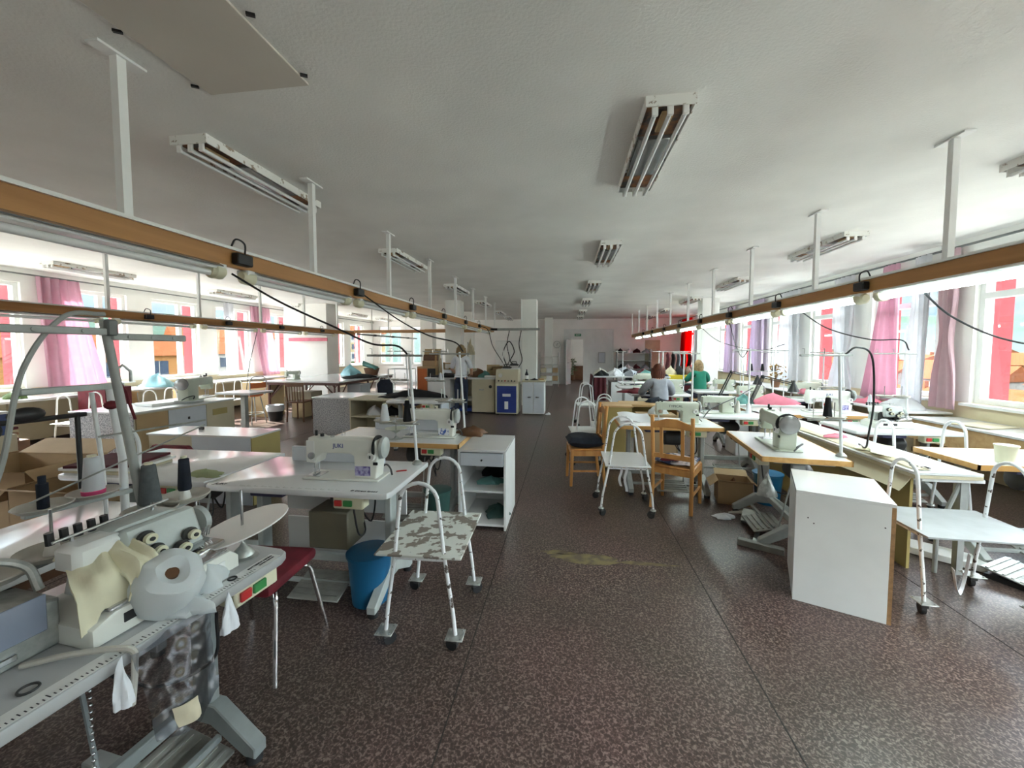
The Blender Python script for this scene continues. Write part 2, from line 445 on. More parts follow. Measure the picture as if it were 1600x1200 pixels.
# concrete columns
def column(n, x0, x1, y0, y1, mm='wall'):
    struct(MB().box2((x0, y0, 0), (x1, y1, ZC), .008).build('column_%d' % n, mm))
column(1, -1.28, -.85, 11.4, 11.8); column(2, 3.73, 4.18, 11.7, 12.1); column(3, -3.52, -3.06, 11.3, 11.7)
column(4, -8.85, -7.40, 11.5, 12.15); column(5, -4.1, -3.55, 14.7, 15.2); column(6, -.98, -.62, 17.9, 18.4)
column(7, -6.3, -5.75, 16.6, 17.1)
# white partition with the door at the far end
m = MB()
m.box2((-.13, YF + .04, 0), (.2, YF + .12, 2.57)); m.box2((.78, YF + .04, 0), (2.15, YF + .12, 2.57)); m.box2((.2, YF + .04, 2.1), (.78, YF + .12, 2.57))
for x in (-.13, 1.35, 2.12): m.box2((x, YF + .01, 0), (x + .03, YF + .04, 2.57))
m.box2((-.13, YF + .01, 2.54), (2.15, YF + .04, 2.57))
struct(m.build('wall_partition', 'white_board'))
d = MB(); d.box2((.14, YF + .0, 0), (.2, YF + .14, 2.16)); d.box2((.78, YF, 0), (.84, YF + .14, 2.16)); d.box2((.14, YF, 2.1), (.84, YF + .14, 2.16))
door = struct(d.build('door_1', 'white_frame'))
leaf = MB(); leaf.box((0, -.32, 1.05), (.045, .62, 2.06), .004)
lf = leaf.build('leaf', 'white_board', door, (.185, YF - .02, 0), None, (0, 0, -.32))
MB().cyl((.03, -.55, 1.02), (.09, -.55, 1.02), .012).cyl((.085, -.55, 1.02), (.085, -.44, 1.02), .01).build('handle', 'steel', lf)
# dim corridor behind the door
m = MB(); m.box2((-1.2, YF + 3.3, 0), (2.6, YF + 3.5, ZC)); m.box2((-1.3, YF + .25, 0), (-1.2, YF + 3.5, ZC))
m.box2((2.6, YF + 1.0, 0), (2.7, YF + 3.5, ZC))
struct(m.build('wall_corridor', 'wall'))
m = MB(); m.box2((.35, YF + 2.6, .72), (1.0, YF + 3.2, .75)); m.box2((.38, YF + 2.65, 0), (.97, YF + 3.15, .72))
tag(m.build('side_table', 'brown_wood_dark'), 'dark brown table in the corridor seen through the open door', 'table')
t = thing('potted_plant', 'dark leafy plant standing in the corridor behind the open door', 'plant', (.32, YF + 2.4, 0))
MB().lathe([(.1, 0), (.14, .28), (.13, .28), (.1, .25)]).build('pot', 'brown_wood_dark', t)
m = MB(); random.seed(5)
for k in range(40):
    a = random.uniform(0, 2 * PI); r = random.uniform(.05, .22); z = random.uniform(.3, 1.15)
    m.box((r * math.cos(a), r * math.sin(a), z), (.16, .05, .006), 0, (random.uniform(-.7, .7), random.uniform(-.7, .7), a))
m.cyl((0, 0, .24), (0, 0, 1.1), .012)
m.build('foliage', 'leaf', t)
t = thing('exit_sign', 'small green exit sign above the open door at the far wall', 'sign', (.52, YF + .03, 2.30))
MB().box((0, -.02, 0), (.30, .03, .12), .004).build('sign_body', 'exit_green', t)
text('EXIT', .09, t, (0, -.037, 0), (PI / 2, 0, 0), 'white_plastic')
t = thing('wall_clock', 'round white wall clock left of the door', 'clock', (-.45, YF, 1.86))
MB().lathe([(.17, -.035), (.17, 0)], axis='y', n=24).build('rim', 'galv', t)
MB().lathe([(.15, -.04), (.15, -.03)], axis='y', n=24).build('dial', 'white_plastic', t)
MB().box((.03, -.044, .03), (.09, .004, .012), 0, (0, -.8, 0)).box((0, -.044, -.03), (.012, .004, .1)).build('hands', 'ink', t)
t = thing('notice_board', 'small blue grey notice board on the partition right of the door', 'notice board', (1.62, YF + .0, 1.0))
MB().box((0, -.01, .25), (.32, .02, .5)).build('frame', 'stand_grey', t); MB().box((0, -.022, .25), (.27, .006, .45)).build('sheet', 'blue_grey_panel', t)
tag(MB().box2((3.55, YF - .04, .0), (4.2, YF - .01, 2.05)).box2((3.6, YF - .05, .9), (4.15, YF - .04, 1.95)).build('plywood_board', 'paper'), 'tall tan board leaning on the far wall beside the red curtain', 'board')

# ceiling: two unpainted boards screwed up at the left
m = MB(); m.box2((-2.0, .4, ZC - .012), (-1.4, 2.07, ZC), .002)
t = thing('ceiling_board', 'beige unpainted board screwed to the ceiling, above the left rail', 'board', (0, 0, 0)); m.build('board', 'board', t)
m = MB()
for p in ((-2.03, 1.62), (-2.03, 2.0), (-1.38, 2.0), (-1.36, 1.62)): m.box((p[0], p[1], ZC - .006), (.035, .014, .012), 0, (0, 0, .5))
m.build('clip', 'black', t)

# ------------------------------------------------------------------ ceiling lights
def ceiling_light():
    t = thing('ceiling_light', '', 'ceiling light')
    m = MB(); w, l = .28, 1.26
    m.box2((-w / 2, 0, -.06), (-w / 2 + .008, l, 0)); m.box2((w / 2 - .008, 0, -.06), (w / 2, l, 0))
    m.box2((-w / 2 + .008, 0, -.06), (w / 2 - .008, .010, 0)); m.box2((-w / 2 + .008, l - .010, -.06), (w / 2 - .008, l, 0))
    m.box2((-w / 2 + .008, .010, -.012), (w / 2 - .008, l - .010, 0))
    m.build('housing', 'fixture_paint', t)
    MB().box2((-w / 2 + .03, .40, -.05), (w / 2 - .03, .95, -.014), .006).build('reflector', 'reflector', t)
    MB().box2((-w / 2 + .010, .02, -.030), (w / 2 - .010, .38, -.013)).build('gear_tray', 'rust', t); MB().box2((-w / 2 + .010, .97, -.030), (w / 2 - .010, l - .03, -.013)).build('gear_tray', 'rust', t)
    MB().box2((-.03, .1, -.055), (.04, .3, -.031), .005).build('ballast', 'tan_panel', t)
    for x in (-.085, 0, .085):
        MB().cyl((x, .03, -.092), (x, l - .03, -.092), .014, n=10).build('tube', 'tube_off', t)
        for y in (.02, l - .02): MB().box((x, y, -.075), (.034, .018, .062), .003).build('lamp_holder', 'white_plastic', t)
    return t
ORD = ['nearest', 'second', 'third', 'fourth', 'fifth', 'sixth', 'seventh', 'eighth', 'ninth', 'tenth']
LY = [2.43, 5.45, 8.5, 11.4, 14.5, 16.9]
for rown, x, ys in (('middle row over the aisle', .58, LY), ('row beside the left rail', -2.54, LY), ('row beside the lit right rail', 3.5, [3.42] + LY[1:]), ('row along the left windows', -8.4, LY[1:])):
    for i, y in enumerate(ys):
        yy = 2.43 if (i == 0 and y == 3.42) else y
        inst('ceiling_light', ceiling_light, '%s three tube ceiling light of the %s' % (ORD[i], rown), (x, yy, ZC), 0, 'ceiling lights')

# ------------------------------------------------------------------ overhead rails
def rail(name_label, x, y0, y1, posts, sockets, z=2.17, m='rail_wood', side=1, lampdir=1):
    t = thing('overhead_rail', name_label, 'rail', (x, y0, z))
    L = y1 - y0
    MB().box2((-.02, 0, -.055), (.02, L, .055), .003).build('beam', m, t)
    MB().box2((-.032, 0, .056), (.032, L, .075)).build('cap_strip', 'white_frame', t)
    for y in posts:
        p = MB().box((0, y - y0, (ZC - z + .075) / 2), (.042, .042, ZC - z - .075))
        o = p.build('hanger_post', 'white_frame', t)
        MB().box((0, y - y0, ZC - z - .008), (.07, .22, .012)).build('ceiling_plate', 'white_frame', o)
    for y in sockets:
        p = MB().box((side * .05, y - y0, .0), (.055, .13, .075), .008)
        o = p.build('socket', 'black', t)
        pts = bez([(side * .05, y - y0 + .02, .03), (side * .05, y - y0 + .02, .11), (side * .03, y - y0 - .03, .13), (side * .01, y - y0 - .05, .07)], 6)
        MB().tube(pts, .006, 6).build('plug_lead', 'black', o)
    return t
def strip(lit):
    def b():
        t = thing('strip_light', '', 'strip light')
        l = 1.36
        MB().box2((-.045, .02, -.035), (.045, l - .02, 0), .004).build('housing', 'white_frame', t)
        MB().prism([(-.08, -.02), (-.045, -.001), (.045, -.001), (.08, -.02), (.075, -.025), (.04, -.008), (-.04, -.008), (-.075, -.025)], .08, l - .08, 'xz').build('reflector', 'white_frame' if lit else 'reflector', t)
        MB().cyl((0, .07, -.062), (0, l - .07, -.062), .020, n=12).build('tube', 'tube_lit' if lit else 'tube_off', t)
        for y, s in ((0.06, 1), (l - .06, -1)):
            MB().lathe([(.03, -.055 * s), (.05, -.03 * s), (.052, .03 * s), (.035, .05 * s)], (0, y, -.045), 'y', 14).build('end_cap', 'cream_plastic', t)
        return t
    return b
P0 = [-1.4 + 1.5 * k for k in range(9)]
LP = [y + .15 for y in P0] + [12.1]; RP = [.2 + 1.49 * k for k in range(0, 12)]
S = [.9 + 1.49 * k for k in range(8)]
LS = [.95, 2.42, 3.93, 5.4, 6.87, 8.4, 9.75]; RS = [.98, 2.45, 3.92, 5.35, 6.8, 8.2, 9.65, 11.1, 12.6, 14.0]
rail('long wooden overhead rail left of the aisle with unlit strip lights', -2.2, -2.5, 11.9, LP, LS, 2.20, side=1)
rail('long wooden overhead rail right of the aisle with lit strip lights', 2.62, -2.5, 16.6, RP, RS, 2.16, side=-1)
rail('wooden overhead rail near the left windows with unlit strip lights', -6.8, -2.0, 12.1, [.6 + 1.5 * k for k in range(8)], [2.2, 3.65, 5.65, 7.2, 8.7, 10.3], 2.14, side=1)
t = thing('overhead_rail', 'wooden cross rail joining the two left rails at the far end', 'rail', (-6.8, 12.0, 2.19))
MB().box2((.03, -.02, -.05), (2.4, .02, .05)).build('beam', 'rail_wood_x', t); MB().box2((2.4, -.02, -.045), (4.57, .02, .06)).build('beam', 'rail_wood_x', t)
for x in (1.2, 3.4): MB().box((x, 0, .455), (.03, .03, .81)).build('hanger_post', 'white_frame', t)
t = thing('overhead_rail', 'short grey steel rail running from the left rail to the middle column', 'rail', (-2.17, 11.25, 2.19))
MB().box2((.0, -.03, -.035), (1.42, .03, .035)).build('beam', 'stand_grey', t)
MB().box((.9, 0, .447), (.03, .03, .824)).build('hanger_post', 'white_frame', t)
MB().box((.12, -.04, 0), (.18, .06, .06), .006).build('socket', 'black', t)
t = thing('overhead_rail', 'thin black cable rail beyond the cross rail on the left', 'rail', (-6.8, 12.25, 2.12))
MB().box2((-.025, 0, -.025), (.025, 5.2, .025)).build('beam', 'stand_dark', t)
for y in (1.2, 2.7, 4.2): MB().box((0, y, 0), (.08, .14, .07), .006).build('socket', 'black', t)
for y in (1.0, 4.): MB().box((0, y, .477), (.025, .025, .9)).build('hanger_post', 'white_frame', t)
rows = (('left aisle rail', -2.2, 2.145, False, [-.53 + 1.49 * k for k in range(8)]), ('right aisle rail', 2.62, 2.105, True, [-.50 + 1.475 * k for k in range(11)]), ('rail near the left windows', -6.8, 2.085, False, [.7 + 1.48 * k for k in range(7)]))
for rn, x, z, lit, ys in rows:
    for i, y in enumerate(ys):
        inst('strip%d' % lit, strip(lit), '%s %s strip light hanging under the %s' % (ORD[i] if i < 10 else 'farthest', 'lit' if lit else 'unlit', rn), (x, y, z), 0, 'strip lights under the rails')
t = thing('wall_beam', 'pinkish red bar fixed across the pale column on the left', 'bar', (-8.3, 11.44, 1.93))
MB().box2((-.35, -.02, -.05), (.95, .02, .05)).build('bar', 'pink_cloth', t); MB().box2((-.3, .02, -.03), (-.25, .06, .03)).box2((.8, .02, -.03), (.85, .06, .03)).build('bracket', 'stand_grey', t)
# ------------------------------------------------------------------ curtains
def curtain(x, y0, y1, b0, b1, m, label, inward, z0=.95, folds=5, knot=None):
    """hangs from the rail at x between y0..y1, its bottom edge spreads to b0..b1"""
    def fn(u, v):
        z = 2.93 - (2.93 - z0) * v
        w = v ** 1.3
        a, b = y0 + (b0 - y0) * w, y1 + (b1 - y1) * w
        if knot:
            k = math.exp(-((v - knot) / .16) ** 2) * .45
            c = (a + b) / 2; a += (c - a) * k; b += (c - b) * k
        y = a + (b - a) * u
        amp = .035 + .02 * math.sin(3 * v + u * 5)
        return (x + inward * (amp * math.sin(u * folds * 2 * PI + 1.2 * v) + .03 * v), y, z)
    o = MB().sheet(fn, folds * 8, 14, .003).build('curtain', m, None, None, label)
    tag(o, label, 'curtain', 'curtains')
    return o
xr, xl = XR - .10, XL + .10
curtain(xr, 5.95, 6.22, 5.85, 6.2, 'curtain_rose', 'rose pink curtain pulled to the pier between the two nearest right windows', -1, .82, 3, .55)
curtain(xr - .05, 6.30, 6.56, 6.28, 6.62, 'curtain_white', 'white curtain hanging beside the rose curtain at the nearest right pier', -1, .85, 3)
curtain(xr, 6.9, 7.22, 6.75, 7.5, 'curtain_pink', 'bright pink sheer curtain across the second right window', -1, .80, 4)
curtain(xr, 7.85, 8.4, 7.75, 8.35, 'curtain_white', 'grey white curtain at the second pier on the right', -1, .9, 4, .7)
curtain(xr, 9.5, 10.3, 9.4, 10.3, 'curtain_white', 'white curtain at the third pier on the right', -1, .9, 5)
curtain(xr, 11.1, 11.75, 11.0, 11.8, 'curtain_lilac', 'lilac curtain at the fourth pier on the right', -1, .9, 5)
curtain(xr, 12.9, 13.5, 12.8, 13.5, 'curtain_lilac', 'lilac curtain beyond the right column, next to the white one', -1, .9, 5)
curtain(xr, 14.4, 16.7, 14.4, 16.7, 'curtain_white', 'wide white curtain before the red one on the right', -1, .9, 9)
curtain(xr, 17.0, 18.5, 17.0, 18.5, 'curtain_red', 'bright red curtain in the far right corner', -1, .9, 7)
curtain(xl, 6.0, 6.65, 6.05, 7.0, 'curtain_pink', 'long pink sheer curtain at the nearest left pier', 1, .85, 5)
curtain(xl, 10.9, 11.7, 11.3, 12.0, 'curtain_pink', 'pink curtain swept to one side at the left windows before the pale column', 1, .8, 5)
curtain(xl, 9.95, 10.3, 9.95, 10.15, 'curtain_white', 'narrow white curtain on the left pier before the pink swept one', 1, .9, 3)

# ------------------------------------------------------------------ outside
GZ = -11.
o = MB().box2((-260, -160, GZ - .5), (330, 330, GZ)).build('ground', 'ground'); struct(o)
for i, (a, b) in enumerate(((-88, -11), (6.5, 88))):
    struct(MB().box2((a, -70, GZ), (b, 150, GZ + .06)).build('bounce_yard_%d' % (i + 1), 'bounce_concrete'))  # pale yards added out of view, bouncing light up to the ceiling
def hills(name, pts, base, m):
    def fn(u, v):
        f = u * (len(pts) - 1); i = min(int(f), len(pts) - 2); t = f - i
        t2 = t * t * (3 - 2 * t)
        x = pts[i][0] + (pts[i + 1][0] - pts[i][0]) * t; y = pts[i][1] + (pts[i + 1][1] - pts[i][1]) * t; h = pts[i][2] + (pts[i + 1][2] - pts[i][2]) * t2
        k = math.sin(PI / 2 * v)
        d = Vector((x, y, 0)).normalized()
        return Vector((x, y, GZ)) + d * (-60 + 110 * v) + Vector((0, 0, (h - GZ) * k))
    return struct(MB().sheet(fn, 60, 8, .5).build(name, m))
hills('hills_right', [(190, -110, 17), (210, -20, 13), (205, 60, 19), (190, 130, 15), (150, 220, 20), (90, 290, 14)], 0, 'hill')
hills('hills_left', [(-60, 290, 20), (-130, 240, 16), (-190, 170, 22), (-215, 90, 17), (-220, 0, 22), (-210, -110, 18)], 0, 'hill')
def apartment(label, x, y, rz, w, d, floors, m1, m2, ncol, roof='roof_red'):
    t = thing('apartment_building', label, 'building', (x, y, GZ), rz, 'apartment buildings outside the left windows')
    H = floors * 3.
    for f in range(floors):
        MB().box2((-w / 2, -d / 2, f * 3.), (w / 2, d / 2, f * 3. + 3.)).build('storey', m1 if f % 2 else m2, t)
    r = MB(); r.prism([(-d / 2 - .5, H), (0, H + 2.6), (d / 2 + .5, H)], -w / 2 - .5, w / 2 + .5, 'yz'); r.build('roof', roof, t)
    for f in range(floors):
        for c in range(ncol):
            cx = -w / 2 + (c + .5) * w / ncol
            o = MB().box2((cx - .9, -d / 2 - .06, f * 3. + .9), (cx + .9, -d / 2 - .0, f * 3. + 2.4)).build('window', 'win_blue', t)
            MB().box2((cx - .95, -d / 2 - .09, f * 3. + .8), (cx + .95, -d / 2 - .0, f * 3. + .9)).box2((cx - .04, -d / 2 - .085, f * 3. + .9), (cx + .04, -d / 2 - .061, f * 3. + 2.4)).build('window_frame', 'plaster_white', o)
    return t
apartment('orange and yellow apartment block outside the nearest left window', -52, 24, PI / 2 - .15, 34, 11, 4, 'plaster_orange', 'plaster_yellow', 8)
apartment('pale apartment block beyond the second left window', -64, 50, PI / 2 - .5, 26, 11, 4, 'plaster_white', 'plaster_yellow', 6)
apartment('grey white apartment block beyond the third left window', -70, 82, PI / 2 - .6, 30, 12, 5, 'plaster_white', 'plaster_white', 7)
apartment('tall pale apartment block far beyond the swept pink curtain', -74, 118, PI / 2 - .6, 30, 12, 6, 'plaster_white', 'plaster_yellow', 7)
def house(label, x, y, rz, w, d, h, m1, k):
    t = thing('house', label, 'house', (x, y, GZ), rz, 'red roofed houses outside the right windows')
    MB().box2((-w / 2, -d / 2, 0), (w / 2, d / 2, h)).build('walls', m1, t)
    r = MB(); r.prism([(-d / 2 - .6, h), (0, h + d * .28), (d / 2 + .6, h)], -w / 2 - .5, w / 2 + .5, 'yz'); r.build('roof', 'roof_red', t)
    MB().box2((w * .2, -.5, h + d * .1), (w * .2 + .7, .3, h + d * .28 + .9)).build('chimney', 'roof_red', t)
    nf = max(1, int(h // 3)); nc = max(2, int(w // 3.4))
    for f in range(nf):
        for c in range(nc):
            cx = -w / 2 + (c + .5) * w / nc
            o = MB().box2((cx - .6, -d / 2 - .05, f * 3. + .9), (cx + .6, -d / 2, f * 3. + 2.3)).build('window', 'win_blue', t)
            MB().box2((cx - .7, -d / 2 - .08, f * 3. + .78), (cx + .7, -d / 2, f * 3. + .9)).build('window_sill', 'plaster_white', o)
random.seed(11)
HS = []
for row, X in enumerate((56, 74, 94, 118, 146)):
    n = 7 + row
    for i in range(n):
        HS.append((X + random.uniform(-2.5, 2.5), -8 + i * (16 + row * 2.2) + random.uniform(-1, 1), row, i))
POS = ['nearest', 'second', 'third', 'fourth', 'fifth']
for X, Yy, row, i in HS:
    mm = random.choice(['plaster_white', 'plaster_yellow', 'plaster_orange', 'plaster_white'])
    house('red roofed house of the town outside the right windows', X, Yy, -PI / 2 + random.uniform(-.4, .4), random.uniform(9, 13), random.uniform(8, 10), random.choice([6, 6.5, 7, 8]) - (1.5 if row == 0 else 0) + row * .8, mm, i)
def tree(label, x, y, h, grp):
    t = thing('tree', label, 'tree', (x, y, GZ), 0, grp)
    MB().cyl((0, 0, 0), (0, 0, h * .5), .25, .15, 8).build('trunk', 'brown_wood_dark', t)
    m = MB()
    for k in range(9):
        a = k * 2.4; r = h * .16
        m.ball((math.cos(a) * r * (k % 3) * .6, math.sin(a) * r * (k % 3) * .6, h * (.45 + .06 * k)), h * .17 * (1.25 - k * .07), 9, 6)
    m.build('crown', 'tree', t)
for i, (x, y, h) in enumerate(((-26, 12, 8), (-30, 24, 9), (-34, 36, 8.5), (-36, 52, 9), (-42, 70, 10))): tree('green tree in front of the apartment blocks, %s from the near end' % ORD[i], x, y, h, 'trees outside the left windows')
for i, (x, y, h) in enumerate(((18, 6, 6), (17, 16, 6.5), (18, 30, 7), (19, 44, 7))): tree('green tree below the right windows, %s from the near end' % ORD[i], x, y, h, 'trees outside the right windows')

# ------------------------------------------------------------------ light, sky, camera
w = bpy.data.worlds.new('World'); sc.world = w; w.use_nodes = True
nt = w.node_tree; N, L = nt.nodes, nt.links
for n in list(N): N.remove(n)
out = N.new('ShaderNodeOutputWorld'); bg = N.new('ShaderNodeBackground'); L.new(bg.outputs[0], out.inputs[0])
tc = N.new('ShaderNodeTexCoord'); mp = N.new('ShaderNodeMapping'); mp.inputs['Scale'].default_value = (1.6, 1.6, 5.)
nz = N.new('ShaderNodeTexNoise'); nz.inputs['Scale'].default_value = 1.7; nz.inputs['Detail'].default_value = 7; nz.inputs['Distortion'].default_value = .4
L.new(tc.outputs['Generated'], mp.inputs[0]); L.new(mp.outputs[0], nz.inputs['Vector'])
rp = N.new('ShaderNodeValToRGB'); rp.color_ramp.elements[0].position = .34; rp.color_ramp.elements[1].position = .54
rp.color_ramp.elements[0].color = (.46, .69, .93, 1); rp.color_ramp.elements[1].color = (1., .975, .94, 1)
L.new(nz.outputs['Fac'], rp.inputs['Fac']); L.new(rp.outputs[0], bg.inputs[0])
# sky dim near the horizon, an added bright band above it lights the room
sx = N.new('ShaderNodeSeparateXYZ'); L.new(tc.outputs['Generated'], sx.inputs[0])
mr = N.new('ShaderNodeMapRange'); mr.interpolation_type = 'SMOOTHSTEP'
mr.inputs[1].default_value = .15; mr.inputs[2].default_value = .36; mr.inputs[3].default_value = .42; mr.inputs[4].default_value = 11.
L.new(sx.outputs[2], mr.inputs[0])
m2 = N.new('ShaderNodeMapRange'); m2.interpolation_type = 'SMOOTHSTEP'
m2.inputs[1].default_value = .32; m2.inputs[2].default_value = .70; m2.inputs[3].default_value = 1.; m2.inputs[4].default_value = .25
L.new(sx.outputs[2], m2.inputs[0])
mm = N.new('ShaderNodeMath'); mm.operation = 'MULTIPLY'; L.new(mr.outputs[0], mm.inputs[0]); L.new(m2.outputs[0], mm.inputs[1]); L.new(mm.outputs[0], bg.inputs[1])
sun = bpy.data.lights.new('Sun', 'SUN'); sun.energy = 13.; sun.angle = .009; sun.color = (1., .95, .86)
so = bpy.data.objects.new('Sun', sun); COL.objects.link(so); so.location = (-30, 5, 25)
so.rotation_euler = Vector((.80, -.17, -.60)).to_track_quat('-Z', 'Y').to_euler()
cam = bpy.data.cameras.new('Camera'); co = bpy.data.objects.new('Camera', cam); COL.objects.link(co)
F = 620.
cam.sensor_width = 36.; cam.lens = 36. * F / 1600.; cam.shift_y = -20. / 1600.
cam.clip_start = .05; cam.clip_end = 900
co.location = (0, 0, 1.6)
co.rotation_euler = (PI / 2 - math.atan(33 / F), 0, math.atan(85 / F))
sc.camera = co
vs = sc.view_settings; vs.view_transform = 'Standard'; vs.look = 'None'; vs.gamma = 1; vs.use_curve_mapping = False; vs.exposure = 2.0
cy = sc.cycles; cy.max_bounces = 10; cy.diffuse_bounces = 6; cy.transparent_max_bounces = 24; cy.glossy_bounces = 4; cy.sample_clamp_indirect = 8.; cy.caustics_reflective = False; cy.caustics_refractive = False
# ================================================================== WORKSHOP FURNITURE
def sewing_table(w, d, edge, stand='stand_grey', modesty=False, h=.78, ruler=False, drawer=True, top='laminate', sw=0.):
    """origin on the floor under the middle, the operator sits at -y"""
    def b():
        t = thing('sewing_table', '', 'table')
        hw, hd = w / 2, d / 2
        if edge == 'wood':
            MB().box2((-hw + .012, -hd + .012, h - .038), (hw - .012, hd - .012, h), .002).build('table_top', 'laminate', t)
            e = MB(); z0, z1 = h - .040, h - .001
            c = .10
            outer = [(-hw, -hd), (hw - c, -hd), (hw, -hd + c), (hw, hd), (-hw, hd)]
            e.box2((-hw, -hd, z0), (hw, -hd + .012, z1)).box2((-hw, hd - .012, z0), (hw, hd, z1)).box2((-hw, -hd, z0), (-hw + .012, hd, z1)).box2((hw - .012, -hd, z0), (hw, hd, z1))
            e.build('edge_band', 'edge_wood', t, None, 'wooden edge')
        else:
            c = .05
            MB().prism([(-hw, -hd + c), (-hw + c * .3, -hd + c * .3), (-hw + c, -hd), (hw - c, -hd), (hw - c * .3, -hd + c * .3), (hw, -hd + c), (hw, hd), (-hw, hd)], h - .038, h, 'xy', .008, 2).build('table_top', top, t)
        for s in (-1, 1):
            x = s * (hw - .14)
            l = MB().box2((x - .022, -.045, .14), (x + .022, .045, h - .075), .006).build('leg', stand, t)
            MB().prism([(-hd + .04, 0.03), (-hd + .04, .07), (-.07, .20), (.07, .20), (hd - .04, .07), (hd - .04, .03), (hd - .09, .03), (.05, .12), (-.05, .12), (-hd + .09, .03)], x - .028, x + .028, 'yz', .004, 1).build('foot', stand, l)
            MB().box2((x - .03, -hd + .12, h - .075), (x + .03, hd - .06, h - .039), .004).build('top_bracket', stand, l)
            g = MB()
            for yy in (-hd + .07, hd - .07): g.cyl((x, yy, 0), (x, yy, .035), .03, n=10)
            g.build('glide', 'rubber', l)
        MB().box2((-hw + .14, .015, .16), (hw - .14, .05, .21), .004).build('stretcher', stand, t)
        MB().box2((-hw + .17, -.11, .075), (hw - .17, -.085, .10), .003).build('treadle_bar', stand, t)
        p = MB(); p.box((.05, -.13, .085), (.34, .24, .012), .004, (.25, 0, 0))
        for k in range(5): p.box((.05, -.21 + k * .04, .098 + (k - 2) * .0102), (.30, .014, .006), 0, (.25, 0, 0))
        p.build('pedal', 'pedal', t)
        MB().cyl((.2, -.06, .11), (.2, .04, h - .20), .007, n=6).build('pedal_rod', stand, t)
        mo = MB().lathe([(.05, -.12), (.085, -.10), (.09, .06), (.06, .10), (.03, .12)], (.12, .10, h - .20), 'x', 16).box((.12, .10, h - .10), (.12, .08, .12)).build('motor', 'dark_motor', t)
        s = MB().box2((hw - .36 + sw, -hd + .03, h - .115), (hw - .17 + sw, -hd + .11, h - .040), .008).build('switch_box', 'cream_plastic', t)
        MB().box2((hw - .345 + sw, -hd + .018, h - .095), (hw - .30 + sw, -hd + .03, h - .06), .003).build('stop_button', 'red_btn', s)
        MB().box2((hw - .29 + sw, -hd + .018, h - .095), (hw - .235 + sw, -hd + .03, h - .06), .003).build('start_button', 'green_btn', s)
        MB().tube(bez([(hw - .26, -hd + .08, h - .11), (hw - .25, -hd + .12, h - .3), (hw - .32, 0, h - .38), (hw - .38, .08, h - .26), (hw - .30, .1, h - .18), (hw - .33, .1, h - .36), (hw - .42, .1, h - .25)], 6), .006, 6).build('cable', 'black', t)
        if drawer: MB().box2((-hw + .28, -hd + .05, h - .075), (-hw + .50, -hd + .30, h - .04), .006).build('tray', 'purple_tray', t)
        if modesty:
            MB().box2((-hw + .14, hd - .10, .42), (hw - .13, hd - .085, h - .05)).build('back_panel', 'white_board', t)
            MB().box2((-hw + .14, hd - .10, .10), (hw - .13, hd - .085, .36)).build('lower_panel', 'white_board', t)
            MB().box2((-.02, -.16, .34), (.25, .05, .58), .008).build('clutch_box', 'olive_box', t)
        if ruler:
            r = MB()
            n = int((w - .22) / .01)
            for k in range(n):
                L = .018 if k % 10 == 0 else (.013 if k % 5 == 0 else .009)
                x = -hw + .08 + k * .01
                r.box2((x - .0011, -hd + .012, h + .0002), (x + .0011, -hd + .012 + L, h + .0008))
            r.build('ruler_marks', 'ink', t)
            MB().box2((-hw + .02, -hd + .006, h - .0002), (hw - .05, -hd + .055, h + .0003)).build('front_strip', 'white_frame', t)
        return t
    return b

